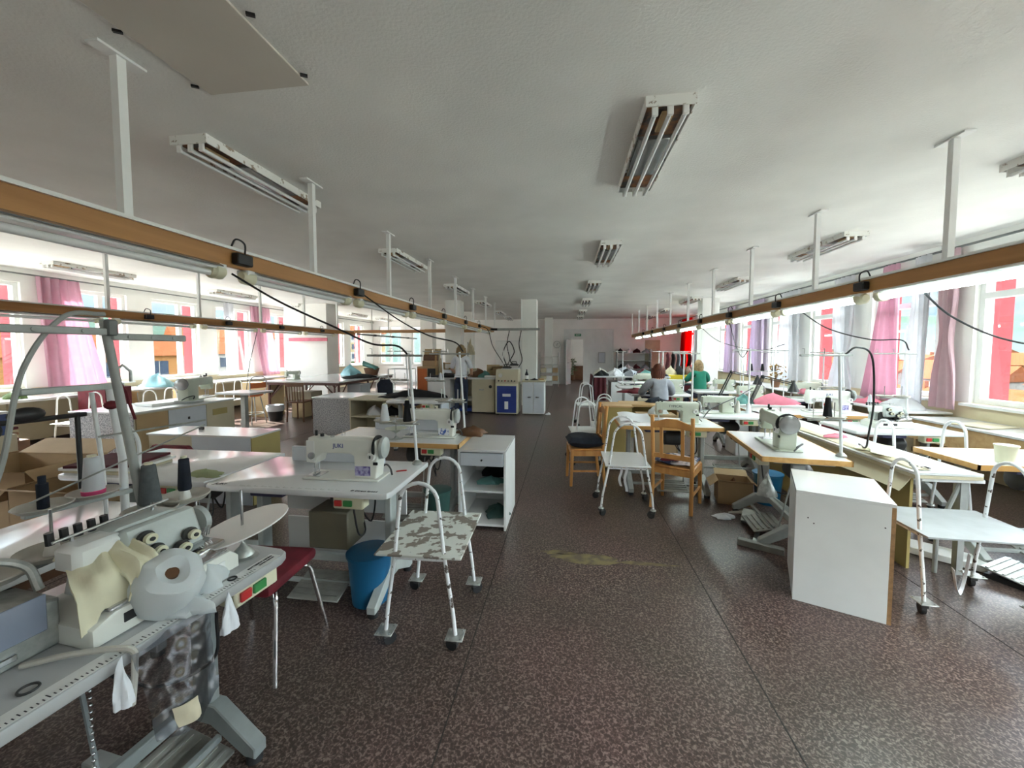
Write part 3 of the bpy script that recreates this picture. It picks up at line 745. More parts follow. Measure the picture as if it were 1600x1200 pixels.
def sewing_machine(body='machine_white', boxy=False, brand=None, bcol='ink_blue', badge=None):
    """industrial lockstitch machine; origin on the table top, operator at -y, handwheel at +x"""
    def b():
        t = thing('sewing_machine', '', 'sewing machine')
        MB().box2((-.26, -.085, .001), (.245, .095, .014), .004).build('bed', body, t)
        if boxy: C = [(.05, .012), (.235, .012), (.235, .245), (.225, .262), (-.20, .262), (-.235, .25), (-.245, .15), (-.235, .10), (-.175, .10), (-.165, .165), (.03, .165), (.05, .15)]
        else: C = [(.075, .012), (.215, .012), (.225, .10), (.235, .20), (.215, .252), (.12, .262), (-.16, .256), (-.19, .268), (-.235, .262), (-.25, .20), (-.247, .12), (-.228, .098), (-.185, .098), (-.172, .135), (-.14, .165), (.045, .165), (.07, .15)]
        MB().prism(C, -.055, .060, 'xz', .012, 3).build('body', body, t)
        MB().box2((-.247, -.057, .105), (-.190, -.051, .245), .003).build('face_plate', 'white_frame' if body == 'machine_white' else body, t)
        MB().lathe([(.03, .0), (.066, .004), (.070, .014), (.066, .026), (.05, .03), (.045, .034), (.02, .036)], (.232, 0, .20), 'x', 22).build('handwheel', 'machine_grey' if body == 'machine_white' else 'reflector', t)
        if not boxy: MB().lathe([(.078, .0), (.078, .012)], (.20, 0, .20), 'x', 22).build('wheel_guard', 'black', t)
        MB().cyl((-.212, -.02, .02), (-.212, -.02, .12), .004, n=8).cyl((-.212, -.02, .06), (-.212, -.02, .10), .009, n=8).build('needle_bar', 'steel', t)
        MB().cyl((-.205, .015, .03), (-.205, .015, .12), .005, n=8).box((-.208, -.01, .022), (.018, .06, .006)).build('presser_foot', 'steel', t)
        MB().box2((-.25, -.06, .0142), (-.16, .05, .017)).build('needle_plate', 'steel', t)
        MB().lathe([(.022, -.018), (.022, -.006), (.012, -.002), (.012, 0)], (-.205, -.055, .15), 'y', 14).build('tension_dial', 'steel', t)
        MB().lathe([(.024, -.02), (.026, -.004), (.03, 0)], (.19, -.056, .155), 'y', 16).build('stitch_dial', 'white_plastic', t)
        MB().box((.19, -.078, .155), (.008, .003, .02)).build('dial_mark', 'ink', t)
        MB().cyl((-.21, .0, .262), (-.21, .0, .30), .008, n=8).cyl((-.17, .0, .262), (-.17, 0, .28), .012, n=8).build('top_post', 'black', t)
        MB().tube([(-.05, .03, .262), (-.05, .03, .30), (-.03, .03, .30), (-.03, .03, .262)], .003, 6).build('thread_guide', 'steel', t)
        MB().lathe([(.012, 0), (.014, .012), (.0, .016)], (-.10, 0, .258), 'z', 12).build('oil_cap', 'steel', t)
        MB().box2((.20, -.06, .10), (.23, -.052, .118), .002).build('reverse_lever', 'black', t)
        MB().tube(bez([(.17, .07, .02), (.21, .10, .06), (.26, .06, .05), (.29, .02, .02)], 6), .006, 6).build('bobbin_winder', 'dark_motor', t)
        if brand:
            text(brand, .038 if not boxy else .042, t, (-.03, -.0565, .215), (PI / 2, 0, 0), bcol)
        if badge: MB().box2((.08, -.0575, .03), (.18, -.0555, .09)).build('badge', badge, t)
        return t
    return b

def overlock():
    t = thing('overlock_machine', '', 'sewing machine')
    MB().prism([(-.21, 0), (.20, 0), (.20, .05), (.17, .085), (-.16, .085), (-.21, .06)], -.17, .10, 'xz', .012, 2).build('base', 'machine_white', t)
    MB().prism([(-.14, .08), (.12, .08), (.12, .26), (.08, .28), (-.06, .28), (-.11, .25)], -.02, .09, 'xz', .012, 2).build('head', 'machine_grey', t)
    f = MB(); f.box((.03, -.055, .20), (.21, .05, .15), .012, (-.35, 0, 0)); f.build('face_cover', 'machine_grey', t)
    MB().box((-.115, .0, .225), (.12, .10, .09), .016).build('arm_cover', 'white_board', t)
    MB().box2((-.10, -.05, .085), (.13, -.02, .20)).box2((-.06, -.10, .088), (.11, -.03, .105)).build('looper_housing', 'dark_motor', t)
    for k in range(5): MB().cyl((-.17 + k * .03, .06, .27), (-.172 + k * .03, .06, .31), .010, n=8).build('cable_clip', 'black', t)
    for k, (x, z) in enumerate(((-.03, .235), (-.015, .185), (.05, .16), (.085, .19))):
        d = MB().lathe([(.004, -.030), (.017, -.030), (.018, -.018), (.011, -.012), (.011, .012)], (x, -.085 - (.22 - z) * .35, z), 'y', 14).build('tension_dial', 'cream_plastic', t)
        MB().lathe([(.023, -.008), (.024, -.003), (.023, .004)], (x, -.085 - (.22 - z) * .35, z), 'y', 16).build('disc', 'dark_motor', d); MB().cyl((x, -.12 - (.22 - z) * .35, z), (x, -.11 - (.22 - z) * .35, z), .007, n=8).build('dial_hub', 'black', d)
    MB().prism([(.0, .085), (.16, .085), (.15, .14), (.04, .13)], -.17, -.06, 'xz', .008, 2).build('looper_cover', 'chrome', t)
    MB().box((-.09, -.11, .092), (.16, .11, .012), .003).build('cloth_plate', 'steel', t)
    MB().cyl((-.02, -.09, .09), (-.02, -.04, .19), .008, n=8).box((-.02, -.10, .098), (.02, .07, .01)).build('presser_foot', 'dark_motor', t)
    m = MB()
    for k in range(4): m.tube([(.09 + k * .018, -.09, .15), (.09 + k * .018, -.10, .19), (.098 + k * .018, -.10, .19), (.098 + k * .018, -.09, .15)], .002, 5)
    m.build('thread_guides', 'steel', t)['kind'] = 'stuff'
    MB().lathe([(.02, 0), (.055, .004), (.06, .02), (.04, .03)], (.19, .03, .17), 'x', 20).build('handwheel', 'machine_grey', t)
    MB().cyl((-.18, .03, .285), (.10, .02, .305), .005, n=8).cyl((.06, .03, .27), (.06, .03, .31), .005, n=6).cyl((-.14, .03, .25), (-.14, .03, .29), .005, n=6).build('thread_rod', 'steel', t)
    for (x, y) in ((-.12, -.171), (-.02, -.171)): MB().box((x, y, .05), (.045, .004, .03), .001).build('logo_badge', 'black', t)
    MB().box((.10, -.171, .045), (.09, .003, .025), .001).build('rating_plate', 'white_frame', t)
    return t

def cone_part(m, r0, r1, h, z, x=0, y=0):
    return m.lathe([(r0 * .9, z), (r0, z + .01), (r1, z + h), (r1 * .6, z + h + .004)], (x, y, 0), 'z', 18)
def thread_stand(post_m='paint_clean', h=.85, dish_z=.2, n=2, arm=.42, lean=0., side=-1):
    """clamped to a table: post, thread arm on top, dishes with pins lower; origin at the table top"""
    def b():
        t = thing('thread_stand', '', 'thread stand')
        MB().cyl((0, 0, 0), (lean, 0, h), .011, n=10).build('post', post_m, t)
        MB().lathe([(.035, 0), (.035, .012), (.016, .03)], n=14).build('clamp', 'galv', t)
        MB().box((lean + side * arm * .25, 0, h - .02), (arm, .022, .016), .003).build('thread_arm', 'galv', t)
        e = MB()
        for k in range(n): e.tube([(lean + side * (.12 + k * .16) * 1., 0, h - .01), (lean + side * (.12 + k * .16), 0, h + .03), (lean + side * (.135 + k * .16), 0, h + .03)], .003, 5)
        if n: e.build('thread_eyes', 'steel', t)['kind'] = 'stuff'
        if n: MB().box((side * .13, 0, dish_z - .01), (.30, .022, .014), .003).build('dish_bar', 'galv', t)
        for k in range(n):
            x = side * (.07 + k * .17)
            d = MB().lathe([(.012, dish_z), (.06, dish_z + .002), (.078, dish_z + .014), (.076, dish_z + .017), (.055, dish_z + .006), (.012, dish_z + .005)], (x, 0, 0), 'z', 20).build('dish', 'dish', t)
            MB().cyl((x, 0, dish_z), (x, 0, dish_z + .12), .004, n=6).build('pin', 'steel', d)
        return t
    return b
def thread_cone(m, r0=.034, r1=.018, h=.16, band=None):
    def b():
        t = thing('thread_cone', '', 'thread cone')
        cone_part(MB(), r0, r1, h, .0).build('thread', m, t)
        MB().cyl((0, 0, h), (0, 0, h + .012), r1 * .62, n=12).build('cone_core', 'cream_plastic', t)
        if band: MB().lathe([(r0 + .001, 0), (r0 + .002, .016), (r0 - .001, .018)], n=18).build('rim', band, t)
        return t
    return b

def caster(m, c):
    return m
def trolley(w=.36, L=.50, h=.88, shelf='paint_flaked', paint='paint_white', plates=True, dz=.45, shelfw=.5, tilt=0.):
    """cloth trolley: two arched tube frames, shelf between; origin on the floor in the middle, arches across x"""
    def b():
        t = thing('hoop_trolley', '', 'trolley')
        z0 = .085
        for s in (-1, 1):
            y = s * L / 2
            top = w * .29
            def P(z): return w / 2 - (w / 2 - top) * (z - z0) / (h - top - z0)
            pts = [(-w / 2 - .012, y, z0), (-w / 2, y, z0 + .12), (-P(dz), y, dz), (-top, y, h - top)]
            pts += [(top * math.cos(PI - PI * k / 10), y, h - top + top * math.sin(PI * k / 10)) for k in range(1, 10)]
            pts += [(top, y, h - top), (P(dz), y, dz), (w / 2, y, z0 + .12), (w / 2 + .012, y, z0)]
            hp = MB().tube(pts, .0105, 10).build('hoop', paint, t)
            MB().cyl((-P(dz - .03), y, dz - .03), (P(dz - .03), y, dz - .03), .009, n=8).build('cross_bar', paint, hp)
        m = MB().box((0, 0, dz), (shelfw, L + .08, .012), .002, (0, tilt, 0)); m.build('shelf', shelf, t)
        MB().cyl((-w * .3, -L / 2, dz - .02), (-w * .3, L / 2, dz - .02), .008, n=8).cyl((w * .3, -L / 2, dz - .02), (w * .3, L / 2, dz - .02), .008, n=8).build('shelf_rail', paint, t)
        for sx in (-1, 1):
            for sy in (-1, 1):
                x, y = sx * (w / 2 + .012), sy * L / 2
                if plates:
                    c = MB().box((x, y, .084), (.095, .095, .006), .002)
                    for ax in (-.034, .034):
                        for ay in (-.034, .034): c.cyl((x + ax, y + ay, .086), (x + ax, y + ay, .093), .007, n=6)
                    c = c.build('caster_plate', 'galv', t)
                else: c = MB().lathe([(.02, .07), (.028, .078), (.02, .09)], (x, y, 0), 'z', 12).build('caster_plate', 'galv', t)
                a = random.Random(sx * 3 + sy).uniform(0, 3)
                dx, dy = math.cos(a), math.sin(a)
                MB().box((x, y, .066), (.04, .04, .034), .004, (0, 0, a)).build('fork', 'dark_motor', c)
                ox, oy = x + dx * .02, y + dy * .02
                m = MB()
                m.cyl((ox - dy * .012, oy + dx * .012, .034), (ox + dy * .012, oy - dx * .012, .034), .034, n=16)
                m.build('wheel', 'rubber', c)
        return t
    return b

def wooden_chair(cushion=None, arch=True):
    """origin on floor, sitter faces +y, back at -y"""
    def b():
        t = thing('wooden_chair', '', 'chair')
        for s in (-1, 1):
            MB().tube([(s * .19, -.20, 0), (s * .185, -.17, .25), (s * .185, -.17, .45), (s * .19, -.21, .95)], .019, 8).build('back_post', 'chair_wood', t)
            MB().cyl((s * .19, .20, 0), (s * .185, .185, .43), .017, .022, 8).build('leg', 'chair_wood', t)
            MB().box2((s * .19 - .01, -.16, .36), (s * .19 + .01, .18, .42)).box((s * .19, .01, .18), (.016, .36, .02)).build('side_rail', 'chair_wood', t)
        MB().box2((-.18, .17, .36), (.18, .19, .42)).box2((-.18, -.18, .36), (.18, -.16, .42)).build('seat_rail', 'chair_wood', t)
        pts = [(-.19, .88), (-.12, .90), (-.05, .925), (.05, .925), (.12, .90), (.19, .88), (.19, .82), (.1, .835), (-.1, .835), (-.19, .82)]
        MB().prism(pts, -.222, -.200, 'xz', .005, 1).build('top_rail', 'chair_wood', t)
        MB().box2((-.18, -.192, .52), (.18, -.174, .565)).build('lower_rail', 'chair_wood', t)
        for x in (-.10, .10): MB().box((x, -.197, .69), (.032, .016, .29), .002, (-.065 * -1, 0, 0)).build('back_slat', 'chair_wood', t)
        MB().box2((-.20, -.18, .42), (.20, .21, .445), .01).build('seat', 'chair_wood', t)
        return t
    return b
def cushion(m, w=.4, d=.4, h=.07):
    def b():
        o = MB()
        def fn(u, v, s):
            x, y = (u - .5) * w, (v - .5) * d
            e = max(0, 1 - (2 * abs(u - .5)) ** 5) * max(0, 1 - (2 * abs(v - .5)) ** 5)
            return (x, y, s * h * .5 * (e ** .5) + h * .5 + .006 * math.sin(9 * u + 5 * v))
        n = 10
        A = [[o._v(fn(i / n, j / n, 1)) for j in range(n + 1)] for i in range(n + 1)]
        B = [[o._v(fn(i / n, j / n, -1)) for j in range(n + 1)] for i in range(n + 1)]
        for i in range(n):
            for j in range(n):
                o._f([A[i][j], A[i + 1][j], A[i + 1][j + 1], A[i][j + 1]]); o._f([B[i][j + 1], B[i + 1][j + 1], B[i + 1][j], B[i][j]])
        bmesh.ops.remove_doubles(o.bm, verts=o.bm.verts, dist=.0005)
        o = o.build('seat_cushion', m); tag(o, '', 'cushion'); return o
    return b

def bucket(m, r0=.11, r1=.135, h=.32):
    def b():
        t = thing('waste_bin', '', 'bin')
        MB().lathe([(r0, 0), (r1, h), (r1 - .006, h), (r0 - .004, .012), (.001, .012)], n=26).build('body', m, t)
        MB().lathe([(r1 - .001, h - .018), (r1 + .008, h - .014), (r1 + .008, h), (r1 - .004, h + .002)], n=26).build('rim', m, t)
        return t
    return b
def carton(w, d, h, m='cardboard', flaps=True, inside='cardboard'):
    def b():
        t = thing('cardboard_box', '', 'box')
        o = MB(); k = .006
        o.box2((-w / 2, -d / 2, 0), (w / 2, d / 2, k))
        o.box2((-w / 2, -d / 2, 0), (w / 2, -d / 2 + k, h)).box2((-w / 2, d / 2 - k, 0), (w / 2, d / 2, h)).box2((-w / 2, -d / 2, 0), (-w / 2 + k, d / 2, h)).box2((w / 2 - k, -d / 2, 0), (w / 2, d / 2, h))
        o.build('carton', m, t)
        if flaps:
            L = d * .42
            for s, nm in ((-1, 'flap'), (1, 'flap')):
                f = MB(); f.box((0, s * (d / 2 + L * .42), h + L * .16), (w, L, .005), 0, (s * .38, 0, 0)); f.build(nm, m, t)
                f = MB(); f.box((s * (w / 2 + L * .36), 0, h - L * .26), (L * .95, d, .005), 0, (0, s * .7, 0)); f.build(nm, m, t)
        else:
            MB().box2((-w / 2, -d / 2, h - .004), (w / 2, d / 2, h + .002)).build('lid', m, t)
        return t
    return b
def pile(name, label, cat, c, r, m, n=5, seed=1, group=None, h=.08):
    """a crumpled heap of cloth: one lumpy closed surface"""
    rd = random.Random(seed); o = MB(); nu, nv = 22, 9
    ph = [rd.uniform(0, 6) for _ in range(8)]
    def R(a, v): return 1 + .16 * math.sin(3 * a + ph[0]) + .12 * math.sin(5 * a + ph[1] + 2 * v) + .10 * math.sin(9 * a + ph[2] + 5 * v)
    rings = []
    for j in range(nv):
        v = j / (nv - 1); k = math.cos(v * PI / 2) ** .7 if v < 1 else .02
        rings.append([o._v((c[0] + r[0] * max(k, .03) * R(2 * PI * i / nu, v) * math.cos(2 * PI * i / nu), c[1] + r[1] * max(k, .03) * R(2 * PI * i / nu, v) * math.sin(2 * PI * i / nu),
                      c[2] + h * v * (1 + .35 * math.sin(4 * 2 * PI * i / nu + ph[3]) * (1 - v)) * (1 + .25 * math.sin(2 * PI * i / nu + ph[4])))) for i in range(nu)])
    for a, b in zip(rings, rings[1:]):
        for i in range(nu): o._f([a[i], a[(i + 1) % nu], b[(i + 1) % nu], b[i]])
    o._f(rings[0][::-1]); o._f(rings[-1])
    return tag(o.build(name, m, None, None, None, None, 1.2), label, cat, group)
def cable(label, P, r=.006, m='black', n=10, grp='cables hanging from the rails'):
    return tag(MB().tube(bez(P, n), r, 7).build('power_cable', m), label, 'cable', grp)
# ================================================================== LEFT FOREGROUND
R1 = math.radians(84)
T1c = Vector((-1.487, .79, 0))
t1 = inst('T_ruler', sewing_table(1.40, .60, 'white', 'stand_mid', ruler=True, drawer=False, top='laminate_grey', sw=.13), 'nearest white sewing table with a black ruler printed along its front edge', T1c, R1)
text('BUTTERFLY MICRO', .0125, t1, (.585, -.262, .7815), (0, 0, 0)); text('ZUSTEIL KEDSON', .0085, t1, (.60, -.277, .7815), (0, 0, 0))
def onT1(x, y, z=.781): return T1c + Matrix.Rotation(R1, 3, 'Z') @ Vector((x, y, z))
ov = overlock(); ov.location = onT1(.33, -.04, .782); ov.rotation_euler = (0, 0, R1); ov.scale = (1.08, 1.0, .92)
ov['label'] = 'grey overlock machine with tension dials on the nearest ruler edged table'; PROTO['overlock'] = ov
# its thread stand: dark post, long arms, four dishes
t = thing('thread_stand', 'tall dark grey thread stand leaning over the nearest overlock machine', 'thread stand', onT1(.52, .19, .781), R1)
MB().cyl((0, 0, 0), (-.10, .03, .93), .016, .014, 12).build('post', 'stand_grey', t)
MB().lathe([(.045, 0), (.045, .014), (.02, .035)], n=14).build('clamp', 'stand_grey', t)
for a, b, z in ((-.50, -.09, .885), (-.09, .17, .868)):
    m = MB().box2((a, .005, z - .013), (b, .02, z + .013), .004)
    for k in range(3): m.cyl((a + (b - a) * (.2 + .3 * k), .0, z), (a + (b - a) * (.2 + .3 * k), .026, z), .007, n=8)
    m.build('thread_arm', 'stand_grey', t)
MB().box((-.09, .02, .90), (.035, .04, .06), .006).build('arm_joint', 'stand_dark', t)
MB().box((-.19, -.01, .155), (.66, .03, .022), .004, (0, -.07, 0)).build('dish_bar', 'stand_grey', t)
DX = (-.44, -.30, -.02, .11)
for i, x in enumerate(DX):
    zz = .172 + x * .07 + .012
    d = MB().lathe([(.014, zz), (.07, zz + .003), (.088, zz + .022), (.085, zz + .025), (.065, zz + .008), (.014, zz + .006)], (x, -.03, 0), 'z', 26).build('dish', 'dish', t)
    MB().cyl((x, -.03, zz), (x, -.03, zz + (.15 if i < 2 else .10)), .0045, n=8).build('pin', 'steel', d)
    MB().lathe([(.022, zz + .006), (.013, zz + .05)], (x, -.03, 0), 'z', 12).build('pin_foot', 'white_plastic', d)
def onS(x, y, z): return t.matrix_basis @ Vector((x, y, z))
bpy.context.view_layer.update()
inst('cone_dark', thread_cone('dark_grey_cone', .036, .022, .15), 'thick dark grey thread cone on the near overlock stand', onS(-.02, -.03, .225), R1, 'cones on the near overlock stand')
inst('cone_slim', thread_cone('navy', .024, .018, .13), 'slim navy thread cone beside the thick grey cone on the near overlock stand', onS(.11, -.03, .235), R1, 'cones on the near overlock stand')
# cable drop along the post
tag(MB().tube(bez([onS(-.09, .04, .95), onS(-.2, .05, .93), onS(-.30, .06, .75), onS(-.36, .06, .45), onS(-.45, .07, .2), onS(-.62, .08, .02)], 10), .008, 8).build('power_cable', 'stand_grey'), 'grey cable arching down from the top of the near overlock thread stand', 'cable')
# second table behind, with the pale stand and the white cone
t0 = inst('T_low', sewing_table(1.15, .62, 'white', 'stand_dark', h=.75), 'white sewing table back to back behind the nearest overlock table', (-2.36, 1.30, 0), -PI / 2)
MB().box((.1, .1, .66), (.7, .02, .14)).build('apron', 'brown_wood_dark', t0)
t = thing('thread_stand', 'pale painted thread stand with twin tubes and a red rag tied on it', 'thread stand', (-2.07, 1.58, .751), R1)
MB().tube([(0, 0, 0), (.0, 0, .35), (-.03, 0, .62), (-.035, 0, .70)], .016, 10).build('post', 'paint_clean', t)
MB().tube(bez([(-.06, .02, 0), (-.065, .02, .3), (-.09, .02, .66)], 6), .009, 8).tube(bez([(.07, .02, 0), (.075, .02, .22), (.08, .02, .40), (.03, .02, .50)], 6), .009, 8).build('conduit', 'paint_clean', t)
MB().box((-.16, -.01, .685), (.34, .03, .026), .004).build('thread_arm', 'machine_grey', t)
MB().tube([(-.03, -.03, .70), (-.03, -.03, .75), (-.0, -.03, .78), (.03, -.03, .75), (.03, -.03, .70)], .006, 8).build('hook', 'galv', t)
MB().box((-.17, -.03, .195), (.36, .028, .02), .004, (0, .05, 0)).build('dish_bar', 'machine_grey', t)
for x in (-.29, -.13): MB().lathe([(.014, .21), (.07, .213), (.088, .23), (.085, .233), (.065, .218), (.014, .216)], (x, -.03, 0), 'z', 24).build('dish', 'dish', t)
MB().tube(bez([(-.03, -.035, .72), (0, -.04, .66), (.02, -.03, .6), (.04, -.03, .52)], 6), [.006] * 19, 6).ball((-.05, -.03, .60), (.03, .02, .02), 10, 6).build('rag', 'red_cloth', t)
MB().cyl((-.12, -.06, .47), (.32, -.10, .47), .005, n=6).cyl((-.36, -.10, .27), (.30, -.12, .45), .004, n=6).build('cross_wire', 'galv', t)
bpy.context.view_layer.update()
inst('cone_white', thread_cone('white_thread', .038, .026, .16, 'pink_plastic'), 'white thread cone with a pink rim on the pale thread stand', t.matrix_basis @ Vector((-.13, -.03, .22)), 0)
tag(MB().cyl((0, 0, 0), (0, 0, .10), .018, n=12).cyl((0, 0, .10), (0, 0, .13), .012, n=10).build('marker_tube', 'navy', None, t.matrix_basis @ Vector((-.29, -.03, .217))), 'navy and white tube standing on the outer dish of the pale stand', 'tube')
# things on the ruler edged table
def drape(c, w, d, rz, hfn, m, name, label, cat, n=16, th=.004):
    R = Matrix.Rotation(rz, 3, 'Z'); c = Vector(c)
    def fn(u, v):
        x, y = (u - .5) * w, (v - .5) * d
        return c + R @ Vector((x, y, 0)) + Vector((0, 0, hfn(u, v)))
    return tag(MB().sheet(fn, n, n, th).build(name, m), label, cat)
def offcut(x0, w, lean, back, drop, ph):
    def fn(u, v):
        k = min(1., v * 1.35); d = max(0., v - .70) / .30
        x = x0 + w * u * (1 - .12 * v) - lean * v + .008 * math.sin(7 * v + ph)
        y = back - .20 * k - .022 * d
        z = .997 - .045 * k * k - drop * d - .035 * max(0., .35 - u) * (1 + v) * 1.6 + .007 * math.sin(11 * u + 3 * v + ph) + .005 * math.sin(19 * u - 6 * v)
        return onT1(x, y, z)
    return MB().sheet(fn, 20, 20, .004)
tag(offcut(.155, .15, .07, .03, .09, 0.).build('cloth_piece', 'cream_cloth'), 'cream cloth offcut draped over the near overlock machine', 'cloth')
tag(offcut(.225, .085, .045, .0, .045, 2.).build('cloth_piece', 'cream_cloth', None, (0, 0, .012)), 'narrow folded strip of cream cloth lying on the draped offcut', 'cloth')
t = thing('film_roll', 'roll of white translucent plastic film at the front edge of the near table', 'roll', onT1(.285, -.225, .868), R1)
m = MB(); m.X = Euler((.65, -.25, 0)).to_matrix().to_4x4(); m.lathe([(.018, .045), (.020, .062), (.045, .078), (.072, .070), (.088, .045), (.094, 0), (.088, -.045), (.07, -.07), (.03, -.075)], n=28)
for v in m.bm.verts: v.co += Vector((math.sin(v.co.z * 70 + v.co.x * 40), math.sin(v.co.y * 80), math.sin(v.co.x * 75))) * .004
m.build('film', 'milky_bag', t)
m = MB(); m.X = Euler((.65, -.25, 0)).to_matrix().to_4x4(); m.cyl((0, 0, .03), (0, 0, .064), .0175, n=14); m.build('core', 'brown_wood_dark', t)
pile('plastic_bag', 'loose white plastic end spreading under the film roll on the near table', 'bag', tuple(onT1(.30, -.25, .782)), (.10, .055), 'milky_bag', 5, 4, None, .04)
pile('plastic_bag', 'small crumpled end of white plastic on the near table beside the bunched bag', 'bag', tuple(onT1(.42, -.21, .782)), (.05, .07), 'milky_bag', 5, 9, None, .06)
bx = onT1(.20, -.312, 0)
def bagfn(u, v):
    x = (-.105 + .215 * u) * (1 - .15 * v) + .04 * v; z = .785 - .30 * v - .035 * math.sin(u * 3) * v + .02 * u * v
    return Vector(onT1(.22, -.315, 0)) + Matrix.Rotation(R1, 3, 'Z') @ Vector((x, -.014 - .010 * math.sin(9 * u + 4 * v) - .002 * math.sin(23 * u - 17 * v) - .0022 * math.sin(31 * v + 12 * u) - .02 * v * math.sin(PI * u), 0)) + Vector((0, 0, z))
tag(MB().sheet(bagfn, 30, 30, .002).build('clear_bag', 'clear_bag'), 'clear plastic bag hanging from the front edge of the near ruler table', 'bag')
tag(MB().sheet(lambda u, v: Vector(bagfn(.25 + .3 * u, .72 + .2 * v)) + Vector((.006, 0, 0)), 6, 6, .001).build('bag_label', 'paper'), 'small printed paper inside the clear hanging bag', 'paper')
pile('rag', 'white rag knotted under the front edge of the near table', 'rag', tuple(onT1(.40, -.325, .655)), (.018, .03), 'white_cloth', 5, 2, None, .11)
pile('rag', 'white rag tied beside the clear hanging bag', 'rag', tuple(onT1(.10, -.325, .66)), (.018, .022), 'white_cloth', 5, 3, None, .11)
t = thing('tension_strap', 'looped beige strap over the front edge of the near table', 'strap')
MB().tube(bez([onT1(.02, -.10, .787), onT1(.07, -.2, .80), onT1(.13, -.30, .787), onT1(.13, -.318, .74), onT1(.12, -.318, .64)], 8), .008, 8).build('strap', 'dish', t)
m = MB()
for k in range(34): m.ball(onT1(.06, -.27, .74 - .019 * k), .0045, 6, 5)
tag(m.build('bead_chain', 'steel'), 'beaded metal chain hanging under the near table', 'chain', None, 'stuff')
o = tag(MB().tube([(.013 * math.cos(k * PI / 8), .013 * math.sin(k * PI / 8), .003) for k in range(16)], .003, 6, True).build('washer', 'black', None, onT1(.47, -.26, .781)), 'small black ring lying on the near table by its right end', 'ring')
o = tag(MB().tube([(.018 * math.cos(k * PI / 8), .018 * math.sin(k * PI / 8), .003) for k in range(16)], .003, 6, True).build('washer', 'dark_motor', None, onT1(-.02, -.21, .781)), 'dark oval ring in front of the near overlock machine', 'ring')
tag(MB().box((0, 0, .004), (.05, .012, .006), .002).build('metal_tab', 'steel', None, onT1(-.42, -.20, .781)), 'small steel tab lying at the near end of the ruler table', 'tab')
t = thing('glass_box', 'grey metal device with a slanted glass panel at the left edge of the near table', 'device', onT1(-.06, .02, .781), R1)
MB().prism([(-.17, 0), (.17, 0), (.17, .13), (-.17, .20)], -.10, .09, 'xz', .006, 1).build('case', 'galv', t)
MB().box((.0, -.104, .11), (.28, .006, .10), .002).build('glass_panel', 'dark_glass', t)
MB().box((.03, -.105, .03), (.10, .012, .018), .003).build('latch', 'steel', t)
t = thing('gooseneck_lamp', 'bent grey gooseneck tube above the glass panelled device', 'lamp', onT1(-.02, .16, .781), R1)
MB().tube(bez([(-.2, 0, 0), (-.2, -.02, .18), (-.1, -.05, .24), (.04, -.08, .25), (.12, -.12, .21), (.13, -.16, .14)], 8), .011, 8).build('neck', 'galv', t)
MB().ball((.03, -.03, .26), (.03, .022, .03), 12, 8).build('knob', 'pink_cloth', t)
t = thing('spool_stand', 'spool stand with a big white disc at the right end of the near table', 'spool stand', onT1(.605, -.16, .781), R1)
MB().lathe([(.055, 0), (.055, .004), (.038, .01), (.03, .03), (.014, .045), (.006, .06)], n=24).build('base', 'galv', t)
MB().cyl((0, 0, .05), (0, 0, .27), .005, n=8).build('rod', 'steel', t)
m = MB(); m.X = Matrix.Translation((0, 0, .125)) @ Euler((-.20, -.15, 0)).to_matrix().to_4x4(); m.lathe([(.006, -.004), (.165, -.002), (.165, .003), (.006, .004)], n=40); m.build('disc', 'white_plastic', t)
tag(MB().box((0, 0, .006), (.18, .012, .008), .003, (0, 0, R1 + .4)).box((.0, .01, .006), (.17, .010, .008), .003, (0, 0, R1 + .55)).build('scissors', 'red_btn', None, onT1(.10, .16, .781)), 'red handled tool lying on the near table behind the overlock machine', 'tool')
t = thing('foot_pedal', 'grey ribbed foot pedal on the floor below the near table', 'pedal', (-1.42, 1.18, 0), R1)
m = MB().box((0, 0, .05), (.30, .26, .014), .004, (.18, 0, 0))
for k in range(6): m.box((0, -.10 + k * .04, .061 + (k - 2.5) * .0072), (.26, .012, .006), 0, (.18, 0, 0))
m.build('plate', 'pedal', t); MB().box2((-.03, .10, 0), (.03, .4, .03), .004).build('arm', 'stand_grey', t); MB().box2((-.12, -.10, 0), (.12, .10, .025)).build('base', 'stand_dark', t)
t = thing('jointed_arm', 'black jointed arm with a rounded head beyond the second table, at the left edge', 'lamp', (-2.72, 1.70, 0))
MB().cyl((0, .16, 0), (0, .16, 1.25), .012, n=8).build('pole', 'black', t); MB().tube([(0, .2, 1.235), (0, -.5, 1.25)], .013, 8).build('arm', 'black', t)
m = MB(); m.ball((0, -.05, 1.27), (.03, .075, .04), 14, 8); m.build('lamp_head', 'black', t); m = MB(); m.ball((0, -.19, 1.21), (.03, .05, .05), 12, 8); m.build('knob', 'black', t)
MB().lathe([(.11, 0), (.11, .02), (.02, .04)], (0, .16, 0), n=16).build('base', 'stand_dark', t)
# red chair between the two near tables
t = thing('padded_chair', 'dark red padded chair with chrome legs between the two near left tables', 'chair', (-1.60, 1.84, 0), .05)
MB().box((0, 0, .445), (.40, .40, .06), .022, None, 2).build('seat', 'red_cloth', t)
for sx in (-1, 1):
    MB().tube(bez([(sx * .23, -.22, 0), (sx * .20, -.16, .30), (sx * .18, -.13, .40), (sx * .10, -.05, .41)], 6), .011, 8).build('leg', 'chrome', t)
    MB().tube(bez([(sx * .23, .22, 0), (sx * .20, .16, .30), (sx * .18, .13, .40), (sx * .10, .05, .41)], 6), .011, 8).build('leg', 'chrome', t)
